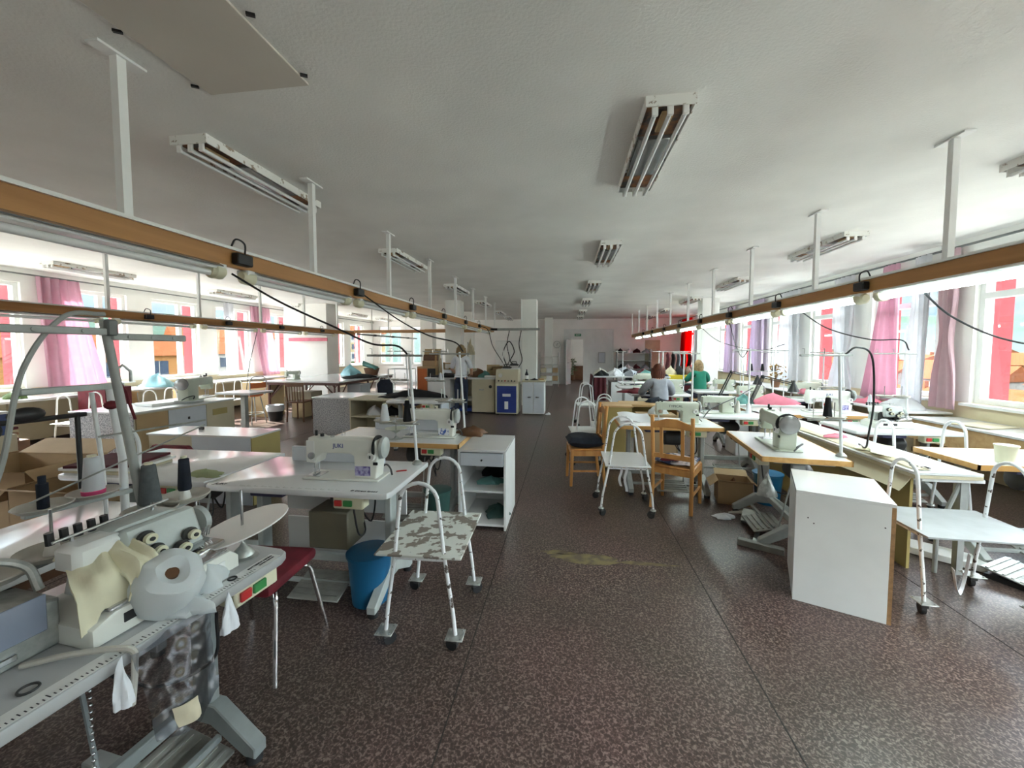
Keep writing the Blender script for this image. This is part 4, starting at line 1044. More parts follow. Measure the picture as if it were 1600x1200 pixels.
# the white table with the branded machine
t = inst('T_juki', sewing_table(1.20, .66, 'white', 'machine_grey', True), 'white sewing table with lettering on its front edge and a brown box below', (-1.60, 2.43, 0))
text('JUKI', .042, t, (-.50, -.298, .7812), (0, 0, 0)); text('Ø Direct Speed', .026, t, (.44, -.303, .7812), (0, 0, 0))
m = MB()
for k in range(14): m.box2((-.36 + k * .048, -.31, .7803), (-.36 + k * .048 + (.026 if k % 3 else .038), -.306, .7808)); m.box2((-.36 + k * .048, -.31, .7803), (-.358 + k * .048, -.292, .7808))
m.build('scale_marks', 'stand_grey', t)
MB().box2((-.42, .24, .78), (.30, .27, .885), .003).build('ledge_board', 'blue_grey_panel', t)
inst('M_white', sewing_machine('machine_white', False, 'JUKI', 'ink_blue', 'badge'), 'white lockstitch machine with blue lettering on the second left table', (-1.395, 2.36, .7805), .02, 'white sewing machines')
inst('bin_blue', bucket('blue_bin'), 'blue plastic bin under the second left table beside the flaking trolley', (-1.24, 2.33, 0))
inst('trolley_flaked', trolley(.36, .50, .90, 'paint_flaked', 'paint_white', True, .52, .47), 'white hoop trolley with a flaking painted shelf, left of the aisle', (-.775, 2.22, 0), .03, 'hoop trolleys')
inst('T_plain', sewing_table(1.12, .72, 'white', 'machine_grey', False), 'bare white sewing table adjoining the left end of the second left table', (-2.785, 2.50, 0))
pile('cloth_piece', 'small green cloth crumpled on the bare white table', 'cloth', (-2.33, 2.27, .781), (.11, .06), 'green_cloth', 5, 5, None, .035)
tag(MB().box((0, 0, .004), (.07, .012, .006), .002, (0, 0, .5)).build('snipper', 'red_btn', None, (-1.10, 2.52, .781)), 'small red snipper on the white table right of the lockstitch machine', 'snipper')
inst('stand_two', thread_stand('paint_clean', .80, .30, 2, .42, -.05), 'cream thread stand at the right back corner of the second left table', (-1.06, 2.70, .781), 0, 'thread stands')
inst('cone_black', thread_cone('black_cloth', .03, .016, .15), 'black thread cone on the stand of the second left table', (-1.13, 2.70, 1.087), 0, 'black thread cones')
inst('cone_white2', thread_cone('white_thread', .034, .018, .12), 'white thread cone next to the black one on the second left stand', (-1.30, 2.70, 1.087), 0)
# third table
t = inst('T_wood', sewing_table(1.28, .64, 'wood', 'stand_grey', False), 'wood edged sewing table, third on the left of the aisle', (-1.56, 3.63, 0))
o = MB().box2((-.40, .22, .782), (.42, .25, .90), .003); tag(o.build('ledge_board', 'blue_grey_panel', None, (-1.56, 3.63, 0)), 'long white board standing on the third left table', 'board')
inst('M_blue', sewing_machine('machine_white', False, None, None, 'badge_blue'), 'white lockstitch machine with a blue floral badge on the third left table', (-1.26, 3.60, .7805), .0, 'white sewing machines')
t = thing('spool_stand', 'spool stand with a grey dish in the middle of the third left table', 'spool stand', (-1.55, 3.44, .781))
MB().lathe([(.06, 0), (.06, .004), (.02, .012), (.008, .03)], n=20).build('base', 'galv', t); MB().cyl((0, 0, .01), (0, 0, .22), .005, n=8).build('rod', 'steel', t)
MB().lathe([(.01, .06), (.05, .085), (.10, .10), (.098, .103), (.05, .09), (.01, .066)], n=24).build('dish', 'machine_green', t)
inst('stand_two', thread_stand(), 'cream thread stand at the right back corner of the third left table', (-1.02, 3.90, .781), 0, 'thread stands')
pile('cloth_piece', 'dark brown cloth hanging over the right end of the third left table', 'cloth', (-.90, 3.74, .782), (.13, .12), 'brown_wood_dark', 5, 6, None, .07)
inst('bin_green', bucket('green_bin', .09, .115, .36), 'dark green bin under the third left table', (-1.13, 3.36, 0))
# open white cabinet by the aisle
t = thing('open_cabinet', 'white open cabinet with a drawer and shelves beside the left aisle', 'cabinet', (-.735, 3.72, 0))
MB().box2((-.215, -.34, .70), (.215, .30, .72), .002).build('top', 'laminate', t)
MB().box2((-.215, -.33, 0), (-.197, .30, .70)).build('side_panel', 'white_board', t); MB().box2((.197, -.33, 0), (.215, .30, .70)).build('side_panel', 'white_board', t)
MB().box2((-.197, .285, .02), (.197, .30, .70)).build('back_panel', 'white_board', t)
MB().box2((-.197, -.31, .33), (.197, .28, .348)).build('shelf', 'white_board', t); MB().box2((-.197, -.32, .03), (.197, .28, .05)).build('bottom_panel', 'white_board', t)
d = MB().box2((-.192, -.335, .575), (.192, .2, .69), .002).build('drawer', 'blue_grey_panel', t); MB().cyl((0, -.35, .63), (0, -.335, .63), .008, n=10).build('knob', 'black', d)
pile('cloth_piece', 'teal cloth folded on the middle shelf of the open white cabinet', 'cloth', (-.70, 3.66, .349), (.13, .10), 'teal_cloth', 5, 7, None, .05)
pile('cloth_piece', 'dark green cloth on the bottom of the open white cabinet', 'cloth', (-.64, 3.62, .051), (.11, .10), 'green_bin', 5, 8, None, .09)
pile('cloth_piece', 'black cloth at the back of the middle shelf in the open white cabinet', 'cloth', (-.68, 3.86, .349), (.13, .08), 'black_cloth', 5, 9, None, .16)

# ================================================================== LEFT MIDDLE
t = thing('low_cabinet', 'long low white topped bench with an olive end behind the bare white table', 'cabinet', (-3.79, 3.81, 0))
MB().box2((-.62, -.21, .70), (.62, .21, .72), .002).build('top', 'laminate', t)
MB().box2((-.60, -.20, 0), (-.08, .20, .70)).build('front_panel', 'cream_panel', t); MB().box2((-.08, -.205, 0), (.60, .20, .70)).build('front_panel', 'blue_grey_panel', t)
MB().box2((.60, -.20, .0), (.615, .20, .70)).build('end_panel', 'olive_panel', t)
tag(MB().box((-4.0, 3.85, .735), (.05, .03, .03), .004).build('clip', 'black'), 'small black clip on the low white topped bench', 'clip')
t = thing('padded_chair', 'dark red padded chair back in front of the low white topped bench', 'chair', (-3.42, 3.22, 0), PI)
MB().box((0, .0, .44), (.44, .42, .06), .02).build('seat', 'red_cloth', t)
m = MB(); m.prism([(-.24, .54), (.24, .54), (.24, .70), (.17, .77), (-.17, .77), (-.24, .70)], .20, .25, 'xz', .015, 2); m.build('backrest', 'red_cloth', t)
for sx in (-1, 1):
    MB().tube([(sx * .2, .22, 0), (sx * .2, .19, .45), (sx * .2, .215, .6)], .011, 8).build('leg', 'chrome', t); MB().cyl((sx * .2, -.2, 0), (sx * .19, -.17, .42), .011, n=8).build('leg', 'chrome', t)
# row of cabinets running away from the camera
t = thing('cabinet_row', 'long cabinet with tan, white and cream doors and a speckled end on the left', 'cabinet', (-6.2, 5.4, 0))
MB().box2((-.62, -.84, .73), (.42, .86, .755), .003).build('top', 'laminate', t)
MB().box2((-.60, -.80, .0), (.38, .84, .73)).build('carcass', 'cream_panel', t)
MB().box2((.38, -.78, .04), (.395, -.34, .71)).build('door', 'tan_panel', t)
d = MB().box2((.38, -.33, .04), (.396, .28, .71)).build('door', 'blue_grey_panel', t); MB().box((.40, -.02, .55), (.008, .03, .04)).build('handle_slot', 'black', d)
d = MB().box2((.38, .29, .04), (.395, .83, .71)).build('door', 'cream_panel', t); MB().box2((.396, .4, .52), (.402, .68, .62)).build('label_frame', 'olive_panel', d)
MB().box2((-.62, -.83, .02), (.40, -.81, .73)).build('end_cover', 'speckle_cloth', t)
tag(MB().box((0, 0, .02), (.75, .40, .04), .004).build('board', 'white_frame', None, (-6.25, 5.5, .756), None, (0, 0, 1.4)), 'flat white board lying on the long left cabinet', 'board')
inst('M_green_box', sewing_machine('machine_green', True, None, None), 'dark green grey machine standing on the far end of the long left cabinet', (-6.05, 5.75, .7965), -1.25, None, (1.5, 1.4, 1.35))
t = thing('post_table', 'small grey table on one thick post beyond the long left cabinet', 'table', (-6.35, 7.05, 0))
MB().box2((-.35, -.3, .74), (.42, .3, .78), .006).build('table_top', 'laminate_grey', t); MB().box2((-.04, -.04, .02), (.06, .05, .74), .006).build('post', 'stand_grey', t); MB().box2((-.25, -.2, 0), (.28, .2, .025)).build('base', 'stand_grey', t)
def office_stool():
    t = thing('bar_stool', '', 'stool')
    MB().lathe([(.001, .60), (.17, .60), (.19, .62), (.19, .65), (.15, .665), (.001, .665)], n=22).build('seat', 'orange', t)
    MB().box((0, .17, .84), (.36, .03, .12), .012).build('backrest', 'orange', t)
    MB().tube([(-.17, .12, .62), (-.19, .17, .78), (-.18, .17, .98), (-.10, .17, 1.03), (.10, .17, 1.03), (.18, .17, .98), (.19, .17, .78), (.17, .12, .62)], .012, 8).build('back_frame', 'paint_clean', t)
    for a in range(4):
        c, s = math.cos(PI / 4 + a * PI / 2), math.sin(PI / 4 + a * PI / 2)
        MB().cyl((c * .24, s * .24, 0), (c * .13, s * .13, .60), .011, n=8).build('leg', 'stand_grey', t)
    MB().tube([(.2 * math.cos(k * PI / 8), .2 * math.sin(k * PI / 8), .22) for k in range(16)], .008, 6, True).build('foot_ring', 'stand_grey', t)
    return t
inst('office_stool', office_stool, 'orange seated stool with a white back frame near the left windows', (-6.75, 7.75, 0), -1.8)
# cartons by the left
inst('carton_a', carton(.95, .62, .58), 'large open cardboard box at the left edge behind the tables', (-4.95, 2.95, 0), .06, 'cardboard boxes on the left')
inst('carton_b', carton(.55, .5, .56), 'open cardboard box to the right of the largest one', (-3.85, 2.62, .0), 0, 'cardboard boxes on the left')
for i, (z, mm, w, nm) in enumerate(((.78, 'paper', .46, 'lowest brown pad of paper in the stack at the left edge'), (.80, 'white_frame', .50, 'white middle pad of paper in the stack at the left edge'), (.82, 'maroon', .42, 'topmost maroon pad of paper in the stack at the left edge'))):
    tag(MB().box((0, 0, .01), (w, .34, .018), .002, (0, 0, .1 * i)).build('paper_pad', mm, None, (-3.1, 2.35, z - .0)), nm, 'paper', 'pads of paper')
# long counter along the left windows
t = thing('window_counter', 'long cream counter along the left windows', 'counter', (-9.1, 3.4, 0))
MB().box2((-.48, 0, .76), (.50, 8.0, .80), .004).build('top', 'laminate', t); MB().box2((-.46, .05, .05), (-.02, 7.95, .76)).build('carcass', 'cream_panel', t)
for k in range(6): MB().box2((.40, .1 + k * 1.55, 0), (.45, .16 + k * 1.55, .76)).build('leg', 'cream_panel', t)
pile('wrapped_bundle', 'bundle wrapped in light blue plastic on the left window counter', 'bundle', (-8.85, 7.55, .801), (.34, .24), 'blue_wrap', 5, 11, None, .24)
pile('cloth_piece', 'grey cloth on the left window counter before the pink curtain', 'cloth', (-9.1, 6.2, .801), (.3, .25), 'dish', 5, 12, None, .10)
pile('plant_bunch', 'small yellow green bunch on the near left window counter', 'plant', (-9.0, 5.35, .801), (.14, .12), 'leaf', 5, 13, None, .16)
t = thing('storage_box', 'blue printed box on the left edge counter', 'box', (-6.9, 3.6, 0))
MB().box2((-.3, -.2, .60), (.36, .2, .85), .006).build('box_body', 'blue_box', t); MB().box2((-.31, -.21, .85), (.37, .21, .88), .004).build('lid', 'white_frame', t)
MB().box2((-.12, -.205, .63), (.22, -.201, .66)).build('print', 'white_frame', t); MB().box2((-.32, -.25, 0), (.4, .25, .60)).build('stand', 'cream_panel', t)
for k, (x, y, rz, g) in enumerate(((-8.3, 6.6, .3, 'plywood chair backed to the left window counter, nearest one'), (-7.5, 7.0, -.2, 'plywood chair beside the light blue bundle on the left'))):
    def plychair():
        t = thing('plywood_chair', '', 'chair')
        MB().box((0, 0, .44), (.40, .40, .02), .006).build('seat', 'plank', t); MB().sheet(lambda u, v: (-.20 + .4 * u, -.19 - .03 * math.cos((u - .5) * PI), .60 + .22 * v), 8, 3, .014).build('backrest', 'plank', t)
        for sx in (-1, 1):
            MB().tube([(sx * .19, -.20, 0), (sx * .19, -.18, .44), (sx * .19, -.20, .8)], .011, 8).build('leg', 'stand_grey', t); MB().cyl((sx * .19, .19, 0), (sx * .19, .18, .44), .011, n=8).build('leg', 'stand_grey', t)
        return t
    inst('plychair', plychair, g, (x, y, 0), rz)
for k, (x, y, rz, g) in enumerate(((-7.75, 5.35, .1, 'hoop trolley in front of the left window counter, nearest one'), (-7.25, 6.2, .2, 'hoop trolley behind the long left cabinet'), (-7.75, 8.2, -.1, 'hoop trolley beside the light blue bundle at the left windows'))):
    inst('trolley_clean', trolley(.36, .46, .90, 'white_board', 'paint_clean', False, .45, .40), g, (x, y, 0), rz, 'hoop trolleys')
t = thing('office_cabinet', 'dark red cupboard standing near the left windows', 'cupboard', (-8.15, 6.0, 0)); MB().box2((-.3, -.2, 0), (.3, .2, .95), .006).build('body', 'maroon', t); MB().box2((-.28, -.21, .05), (.28, -.2, .9)).build('door', 'red_cloth', t)
for k in range(6):
    tag(MB().box2((-.22 + .01 * (k % 3), -.16, .0), (.24 - .02 * (k % 2), .18, .035), .003).build('folder', ['maroon', 'paper', 'brown_wood_dark', 'cream_panel', 'maroon', 'paper'][k], None, (-7.35, 4.05, .42 + .036 * k)), '%s folder in the pile left of the long cabinet, %s from the bottom' % (['maroon', 'tan', 'brown', 'cream', 'maroon', 'tan'][k], ['lowest', 'second', 'third', 'fourth', 'fifth', 'sixth'][k]), 'folder', 'pile of folders')
tag(MB().box2((-7.65, 3.8, 0), (-7.05, 4.3, .42), .006).build('crate', 'brown_wood_dark'), 'dark wooden crate under the pile of folders', 'crate')

# cutting table with brown braced legs
t = thing('cutting_table', 'long pale cutting table on brown braced legs by the left windows', 'table', (-6.05, 9.7, 0))
MB().box2((-.95, -1.35, .85), (.95, 1.5, .885), .004).build('table_top', 'laminate', t); MB().box2((-.93, -1.33, .79), (.93, 1.48, .85)).build('apron', 'brown_metal', t)
for x in (-.88, .88):
    for y in (-1.25, 0.1, 1.4):
        MB().box2((x - .02, y - .02, 0), (x + .02, y + .02, .79)).build('leg', 'brown_metal', t)
        sx = -1 if x > 0 else 1
        MB().cyl((x, y, .45), (x + sx * .35, y, .80), .014, n=8).build('brace', 'brown_metal', t)
        MB().cyl((x, y, .45), (x, y + (.35 if y < 1 else -.35), .80), .014, n=8).build('brace', 'brown_metal', t)
pile('cloth_piece', 'heap of black cloth on the cutting table', 'cloth', (-5.35, 9.6, .886), (.42, .34), 'black_cloth', 5, 14, None, .09)
pile('plastic_bag', 'light blue plastic bag on the cutting table', 'bag', (-6.1, 10.55, .886), (.26, .2), 'blue_wrap', 5, 15, None, .26)
t = thing('basket', 'wicker basket with green rolls on the cutting table', 'basket', (-5.55, 10.75, .886)); MB().lathe([(.16, 0), (.22, .2), (.21, .2), (.15, .02), (.001, .02)], n=20).build('weave', 'brown_wood_dark', t)
for k in range(3): MB().cyl((-.28 + .04 * k, .05 - .07 * k, .36 - .03 * k), (.2, -.04 - .05 * k, .2), .045, n=12).build('roll', 'teal_cloth', t)
inst('M_tiny', sewing_machine('machine_green', True, None, None), 'small machine head at the left end of the cutting table', (-6.55, 8.75, .8865), 1.2, None, (.7, .8, .8))
t = thing('wooden_armchair', 'brown wooden chair with a carved back under the cutting table', 'chair', (-5.98, 8.22, 0), .1)
for sx in (-1, 1):
    MB().tube([(sx * .19, -.2, 0), (sx * .18, -.18, .45), (sx * .2, -.22, .88)], .017, 8).build('leg', 'brown_wood_dark', t); MB().cyl((sx * .18, .2, 0), (sx * .17, .18, .43), .017, n=8).build('leg', 'brown_wood_dark', t)
MB().box((0, 0, .44), (.4, .4, .03), .01).build('seat', 'brown_wood_dark', t); MB().box((0, -.215, .83), (.4, .025, .08), .008).build('top_rail', 'brown_wood_dark', t)
for k in range(5): MB().cyl((-.12 + .06 * k, -.19, .46), (-.12 + .06 * k, -.21, .80), .009, n=6).build('spindle', 'brown_wood_dark', t)
t = thing('waste_bin', 'black bin with a blue bag beside the cutting table leg', 'bin', (-6.55, 8.15, 0)); MB().lathe([(.13, 0), (.17, .32), (.16, .32), (.12, .01), (.001, .01)], n=20).build('body', 'black', t); MB().lathe([(.165, .22), (.19, .30), (.175, .36), (.15, .34), (.1, .30), (.001, .28)], n=20).build('bag', 'blue_grey_panel', t)
for i, (x, y, z, a, b, c, mm, g) in enumerate(((-7.35, 8.75, 0, .75, .5, .82, 'cardboard_light', 'tall pale carton at the left end of the cutting table'), (-6.55, 9.3, 0, .5, .45, .55, 'cream_panel', 'squat cream carton under the cutting table behind the bin'), (-6.3, 8.72, 0, .30, .3, .40, 'cardboard_light', 'small tan carton under the cutting table beside the brown chair'), (-5.6, 9.5, 0, .30, .4, .5, 'cardboard', 'brown carton under the cutting table beside the white cabinet'))):
    inst('carton_c%d' % i, carton(a, b, c, mm, False), g, (x, y, z), 0, 'cartons under the cutting table')
tag(MB().box2((-5.35, 9.1, .0), (-5.0, 9.6, .76), .006).build('filing_cabinet', 'blue_grey_panel'), 'plain pale grey cabinet under the right end of the cutting table', 'cabinet')
# centre left: draped table, open shelf, folding chair
t = thing('draped_table', 'low table covered with a grey speckled cloth left of the open shelf', 'table', (-4.25, 7.25, 0)); MB().box2((-.45, -.45, .02), (.42, .42, .70), .01).build('cover', 'speckle_cloth', t); MB().box2((-.46, -.46, .70), (.6, .43, .725), .003).build('table_top', 'laminate', t)
t = thing('open_shelf', 'cream open fronted shelf unit with black cloth on top', 'shelf', (-3.0, 6.75, 0))
MB().box2((-.78, -.3, .72), (.72, .3, .75), .002).build('top', 'cream_panel', t)
for x in (-.76, .15, .70): MB().box2((x, -.29, 0), (x + .02, .29, .72)).build('side_panel', 'cream_panel', t)
MB().box2((-.74, .27, 0), (.70, .29, .72)).build('back_panel', 'cream_panel', t)
for z in (.10, .42): MB().box2((-.74, -.28, z), (.70, .27, z + .02)).build('shelf_board', 'cream_panel', t)
MB().box2((.17, -.295, .12), (.70, -.28, .70)).build('door', 'plank', t)
pile('cloth_piece', 'long heap of black cloth on the open shelf unit', 'cloth', (-2.75, 6.8, .751), (.55, .22), 'black_cloth', 5, 16, None, .13)
for k, (x, g, mm) in enumerate(((-3.4, 'white cloth on the upper shelf of the open unit', 'white_cloth'), (-3.1, 'dark cloth on the upper shelf of the open unit', 'black_cloth'))): pile('cloth_piece', g, 'cloth', (x, 6.72, .441), (.15, .14), mm, 5, 17 + k, None, .14)
t = inst('T_post', sewing_table(.95, .55, 'white', 'stand_grey', False, .80), 'white topped table with a pale side panel, fourth on the left of the aisle', (-2.35, 6.15, 0)); MB().box2((.40, -.2, .05), (.42, .2, .78)).build('side_panel', 'blue_grey_panel', t)
inst('stand_two', None, 'cream thread stand on the fourth left table', (-1.95, 6.2, .801), 0, 'thread stands')
inst('stand_two', None, 'cream thread stand further left on the fourth left table', (-2.6, 6.3, .801), 0, 'thread stands')
for k, (x, g) in enumerate(((-2.02, 'white thread cone on the fourth left table stand'),)): inst('cone_white2', None, g, (x, 6.2, 1.107))
t = thing('folding_chair', 'white framed chair with a dark rounded back near the cutting table', 'chair', (-4.35, 9.2, 0), .15)
MB().tube([(-.22, -.2, 0), (-.2, -.2, .8), (-.1, -.2, .95), (.1, -.2, .95), (.2, -.2, .8), (.22, -.2, 0)], .012, 8).build('back_frame', 'paint_clean', t)
m = MB(); m.prism([(-.18, .52), (.18, .52), (.19, .78), (.10, .90), (-.10, .90), (-.19, .78)], -.20, -.17, 'xz', .008, 1); m.build('backrest', 'navy', t)
MB().box((0, .02, .45), (.40, .38, .04), .012).build('seat', 'navy', t)
for sx in (-1, 1): MB().cyl((sx * .2, .2, 0), (sx * .19, .18, .45), .012, n=8).build('leg', 'paint_clean', t)
t = thing('hoop_rack', 'white clothes rack frame behind the dark backed chair', 'rack', (-4.35, 9.9, 0))
MB().tube([(-.3, 0, 0), (-.3, 0, 1.1), (.3, 0, 1.1), (.3, 0, 0)], .014, 8).tube([(-.3, .4, 0), (-.3, .4, 1.1), (.3, .4, 1.1), (.3, .4, 0)], .014, 8).build('frame', 'paint_clean', t)
for z in (.5, 1.1): MB().box2((-.3, 0, z - .01), (.3, .4, z + .01)).build('shelf', 'white_board', t)
t = thing('cupboard', 'reddish brown cupboard with a dark open side at the back left', 'cupboard', (-3.75, 10.6, 0)); MB().box2((-.28, -.25, 0), (.25, .25, 1.15), .004).build('body', 'tan_panel', t); MB().box2((-.26, -.262, .05), (.0, -.25, 1.1)).build('door', 'orange', t); MB().box2((.02, -.256, .05), (.24, -.25, 1.1)).build('shade_panel', 'black', t)  # black panel paints the shade inside the open side
for k in range(3): tag(MB().box2((-.2, -.15, 0), (.2, .15, .16), .01).build('parcel', ['cardboard', 'brown_wood_dark', 'cardboard_light'][k], None, (-3.72 + .03 * k, 10.6, 1.151 + .161 * k)), '%s parcel on the reddish brown cupboard' % ['lowest brown', 'middle dark', 'topmost tan'][k], 'parcel', 'parcels on the cupboard')
t = thing('bookcase', 'tall wooden shelf crowded with goods beside the standing person', 'bookcase', (-3.25, 11.0, 0))
for x in (-.25, .23): MB().box2((x, -.15, 0), (x + .02, .15, 1.25)).build('side_panel', 'plank', t)
for k in range(4): MB().box2((-.23, -.15, .1 + .37 * k), (.23, .15, .12 + .37 * k)).build('shelf_board', 'plank', t)
for k in range(9): tag(MB().box2((-.06, -.12, 0), (.06, .12, .2 + .03 * (k % 3)), .008).build('parcel', ['cardboard', 'maroon', 'cream_panel', 'tan_panel'][k % 4], None, (-3.40 + .15 * (k % 3), 11.0, .122 + .37 * (k // 3))), '%s parcel in the crowded wooden shelf, %s board, %s' % (['brown', 'maroon', 'cream', 'tan'][k % 4], ['lowest', 'middle', 'upper'][k // 3], ['at the left', 'in the middle', 'at the right'][k % 3]), 'parcel', 'parcels in the wooden shelf')
# ================================================================== CENTRE BACK
t = thing('work_table', 'pale work table crowded with cloth where the white shirted person stands', 'table', (-2.87, 10.25, 0))
MB().box2((-.75, -.45, .86), (1.15, .45, .90), .004).build('table_top', 'laminate', t); MB().box2((-.7, -.35, .05), (-.1, .4, .86)).build('carcass', 'white_board', t)
MB().box2((-.05, -.38, .30), (.55, .4, .33)).build('shelf_board', 'white_board', t); MB().box2((-.05, .38, .05), (.55, .4, .86)).build('back_panel', 'cream_panel', t)
d = MB().box2((.5, -.47, .03), (1.08, .4, .86), .004).build('carcass', 'cream_panel', t); MB().lathe([(.04, -.01), (.04, 0)], (.98, -.47, .68), 'y', 14).build('dial', 'black', d); MB().box((.75, -.472, .60), (.12, .006, .03)).build('plate', 'galv', d)
MB().box2((-.1, -.36, .03), (.48, .2, .10)).build('plinth', 'blue_machine', t)
pile('cloth_piece', 'black cloth at the left end of the crowded work table', 'cloth', (-3.15, 10.0, .901), (.38, .25), 'black_cloth', 5, 20, None, .09)
pile('cloth_piece', 'dark brown cloth heap in the middle of the crowded work table', 'cloth', (-2.35, 10.3, .901), (.25, .2), 'brown_wood_dark', 5, 21, None, .18)
pile('plastic_bag', 'grey green sheet leaning on the crowded work table', 'bag', (-2.12, 10.1, .901), (.16, .18), 'teal_cloth', 5, 22, None, .14)
inst('carton_d', carton(.34, .3, .30, 'cardboard_light', False), 'tan carton on the crowded work table behind the steam boiler', (-1.95, 10.5, .901), .2)
inst('carton_e', carton(.30, .28, .24, 'cardboard', True), 'brown open carton on the crowded work table right of the tan one', (-1.72, 10.25, .901), -.2)
tag(MB().box((0, 0, .03), (.3, .2, .05), .004).build('paper_stack', 'white_frame', None, (-1.9, 9.92, .901)), 'small white paper stack at the right front of the crowded work table', 'paper')
t = thing('steam_boiler', 'cream steam boiler with a blue grille door and a row of gauges', 'boiler', (-1.45, 9.85, 0))
MB().box2((-.28, -.25, .03), (.28, .3, .78), .008).build('body', 'cream_plastic', t)
MB().prism([(-.25, .78), (.3, .78), (.3, 1.12), (-.16, 1.12)], -.28, .28, 'yz', .008, 1).build('control_panel', 'cream_panel', t)
m = MB().box2((-.24, -.262, .06), (.24, -.25, .72), .004)
for k in range(14): m.box2((-.22, -.267, .09 + k * .043), (.22, -.262, .10 + k * .043))
d = m.build('door', 'grill_blue', t)
MB().box2((-.10, -.272, .46), (.10, -.267, .53)).build('name_plate', 'white_plastic', d); MB().box2((-.05, -.272, .15), (.04, -.267, .34)).build('warning_plate', 'white_frame', d)
for k in range(6): MB().cyl((-.2 + k * .08, -.225, .85), (-.2 + k * .08, -.26, .84), .016, n=10).build('gauge', ['black', 'steel', 'red_btn', 'steel', 'black', 'steel'][k], t)
MB().cyl((-.16, -.205, .98), (-.16, -.235, .97), .05, n=16).build('pressure_gauge', 'white_plastic', t)
for k, (x, y) in enumerate(((-.22, -.2), (.22, -.2), (-.22, .25), (.22, .25))): MB().cyl((x - .015, y, .025), (x + .015, y, .025), .025, n=12).build('wheel', 'rubber', t)
t = thing('iron_rack', 'rack with steam irons and hoses on top of the boiler', 'rack', (-1.40, 9.9, 1.122))
MB().box2((-.22, -.14, 0), (.22, .16, .015)).cyl((-.18, 0, 0), (-.18, 0, .5), .01, n=6).cyl((.2, 0, 0), (.2, 0, .5), .01, n=6).cyl((-.18, 0, .45), (.2, 0, .45), .008, n=6).build('frame', 'white_frame', t)
for k in range(2):
    i = MB().prism([(-.10, 0), (.10, 0), (.12, .03), (.02, .06), (-.10, .05)], -.05, .05, 'xz', .006, 1).tube([(-.07, 0, .05), (-.06, 0, .10), (.05, 0, .10), (.07, 0, .04)], .012, 8)
    i.build('iron', 'dark_motor', t, (-.08 + .18 * k, 0, .016 + .07 * k))
MB().tube(bez([(-.1, 0, .1), (-.2, .1, .4), (-.05, .1, .7), (.1, 0, .45), (0, 0, .2), (.15, 0, .1)], 8), .013, 7).build('hose', 'rubber', t)
for i, (x, P) in enumerate(((-1.62, .25), (-1.28, .2))):
    cable('pair of dark hoses hanging from the short steel rail %s' % ['left of the boiler rack', 'right of the boiler rack'][i], [(x, 11.25, 2.15), (x - .03, 11.0, 1.75), (x + .1, 10.6, 1.35), (x + .05, 10.2, 1.15)], .012, 'rubber', 8, 'hoses over the boiler')
t = thing('two_door_cabinet', 'small pale blue cabinet with two handles before the middle column', 'cabinet', (-.80, 9.95, 0))
MB().box2((-.27, -.28, .03), (.27, .28, .82), .004).build('body', 'white_board', t); MB().box2((-.29, -.30, .82), (.29, .30, .85), .004).build('top', 'cream_panel', t)
for s in (-1, 1):
    d = MB().box2((s * .01, -.292, .06), (s * .26, -.28, .80), .003).build('door', 'blue_grey_panel', t); MB().box2((s * .10 - .04, -.305, .43), (s * .10 + .04, -.292, .46), .003).build('handle', 'steel', d)
t = thing('bottle', 'dark bottle with a pale label on the small two door cabinet', 'bottle', (-.98, 9.85, .851))
MB().lathe([(.04, 0), (.042, .15), (.015, .22), (.014, .27)], n=16).build('glass_body', 'navy', t); MB().lathe([(.0425, .03), (.0435, .12)], n=16).build('paper_label', 'white_plastic', t)
pile('cloth_piece', 'small dark rag on the small two door cabinet', 'cloth', (-.78, 9.9, .851), (.10, .07), 'black_cloth', 5, 23, None, .04)
tag(MB().box((0, 0, .02), (.14, .1, .04), .006).build('tray', 'plank', None, (-.62, 9.92, .851)), 'tan tray on the right of the small two door cabinet', 'tray')
pile('paper_scrap', 'white scrap on the floor beside the small two door cabinet', 'scrap', (-.44, 9.8, .002), (.06, .05), 'white_cloth', 5, 24, None, .05)
t = thing('wire_rack', 'wire shelf rack with paper goods at the far wall left of the clock', 'rack', (-.75, 17.5, 0))
for x in (-.4, .4):
    for y in (-.2, .2): MB().cyl((x, y, 0), (x, y, 1.5), .012, n=6).build('upright', 'galv', t)
for z in (.25, .6, .95, 1.3): MB().box2((-.4, -.2, z), (.4, .2, z + .015)).build('shelf_board', 'galv', t)
for k in range(6): tag(MB().box2((-.12, -.15, 0), (.12, .15, .2), .01).build('parcel', ['paper', 'white_board', 'cardboard'][k % 3], None, (-1.0 + .26 * (k % 3), 17.5, .266 + .35 * (k // 3))), '%s parcel on the wire rack at the far wall, %s shelf' % (['tan', 'white', 'brown'][k % 3], ['lowest', 'second'][k // 3]), 'parcel', 'parcels on the wire rack')

# more goods on and behind the crowded work table
for k, (x, y, h, mm, nm) in enumerate(((-3.55, 10.45, .55, 'plank', 'tall tan'), (-3.46, 10.5, .68, 'paper', 'tallest pale'), (-3.38, 10.43, .48, 'cardboard', 'short brown'))):
    tag(MB().cyl((x, y, .902), (x + .02, y + .01, .902 + h), .028, n=12).build('fabric_roll', mm), '%s roll standing at the left end of the crowded work table' % nm, 'roll', 'rolls on the work table')
for k, (x, y, w, h, mm, nm) in enumerate(((-3.2, 10.5, .22, .16, 'blue_grey_panel', 'pale blue box'), (-2.98, 10.52, .18, .24, 'paper', 'tan box'), (-2.75, 10.5, .2, .12, 'white_board', 'white box'), (-2.5, 10.58, .2, .2, 'cream_panel', 'cream box'))):
    tag(MB().box2((x - w / 2, y - .1, .901), (x + w / 2, y + .1, .901 + h), .006).build('parcel', mm), '%s at the back of the crowded work table' % nm, 'parcel', 'boxes on the work table')
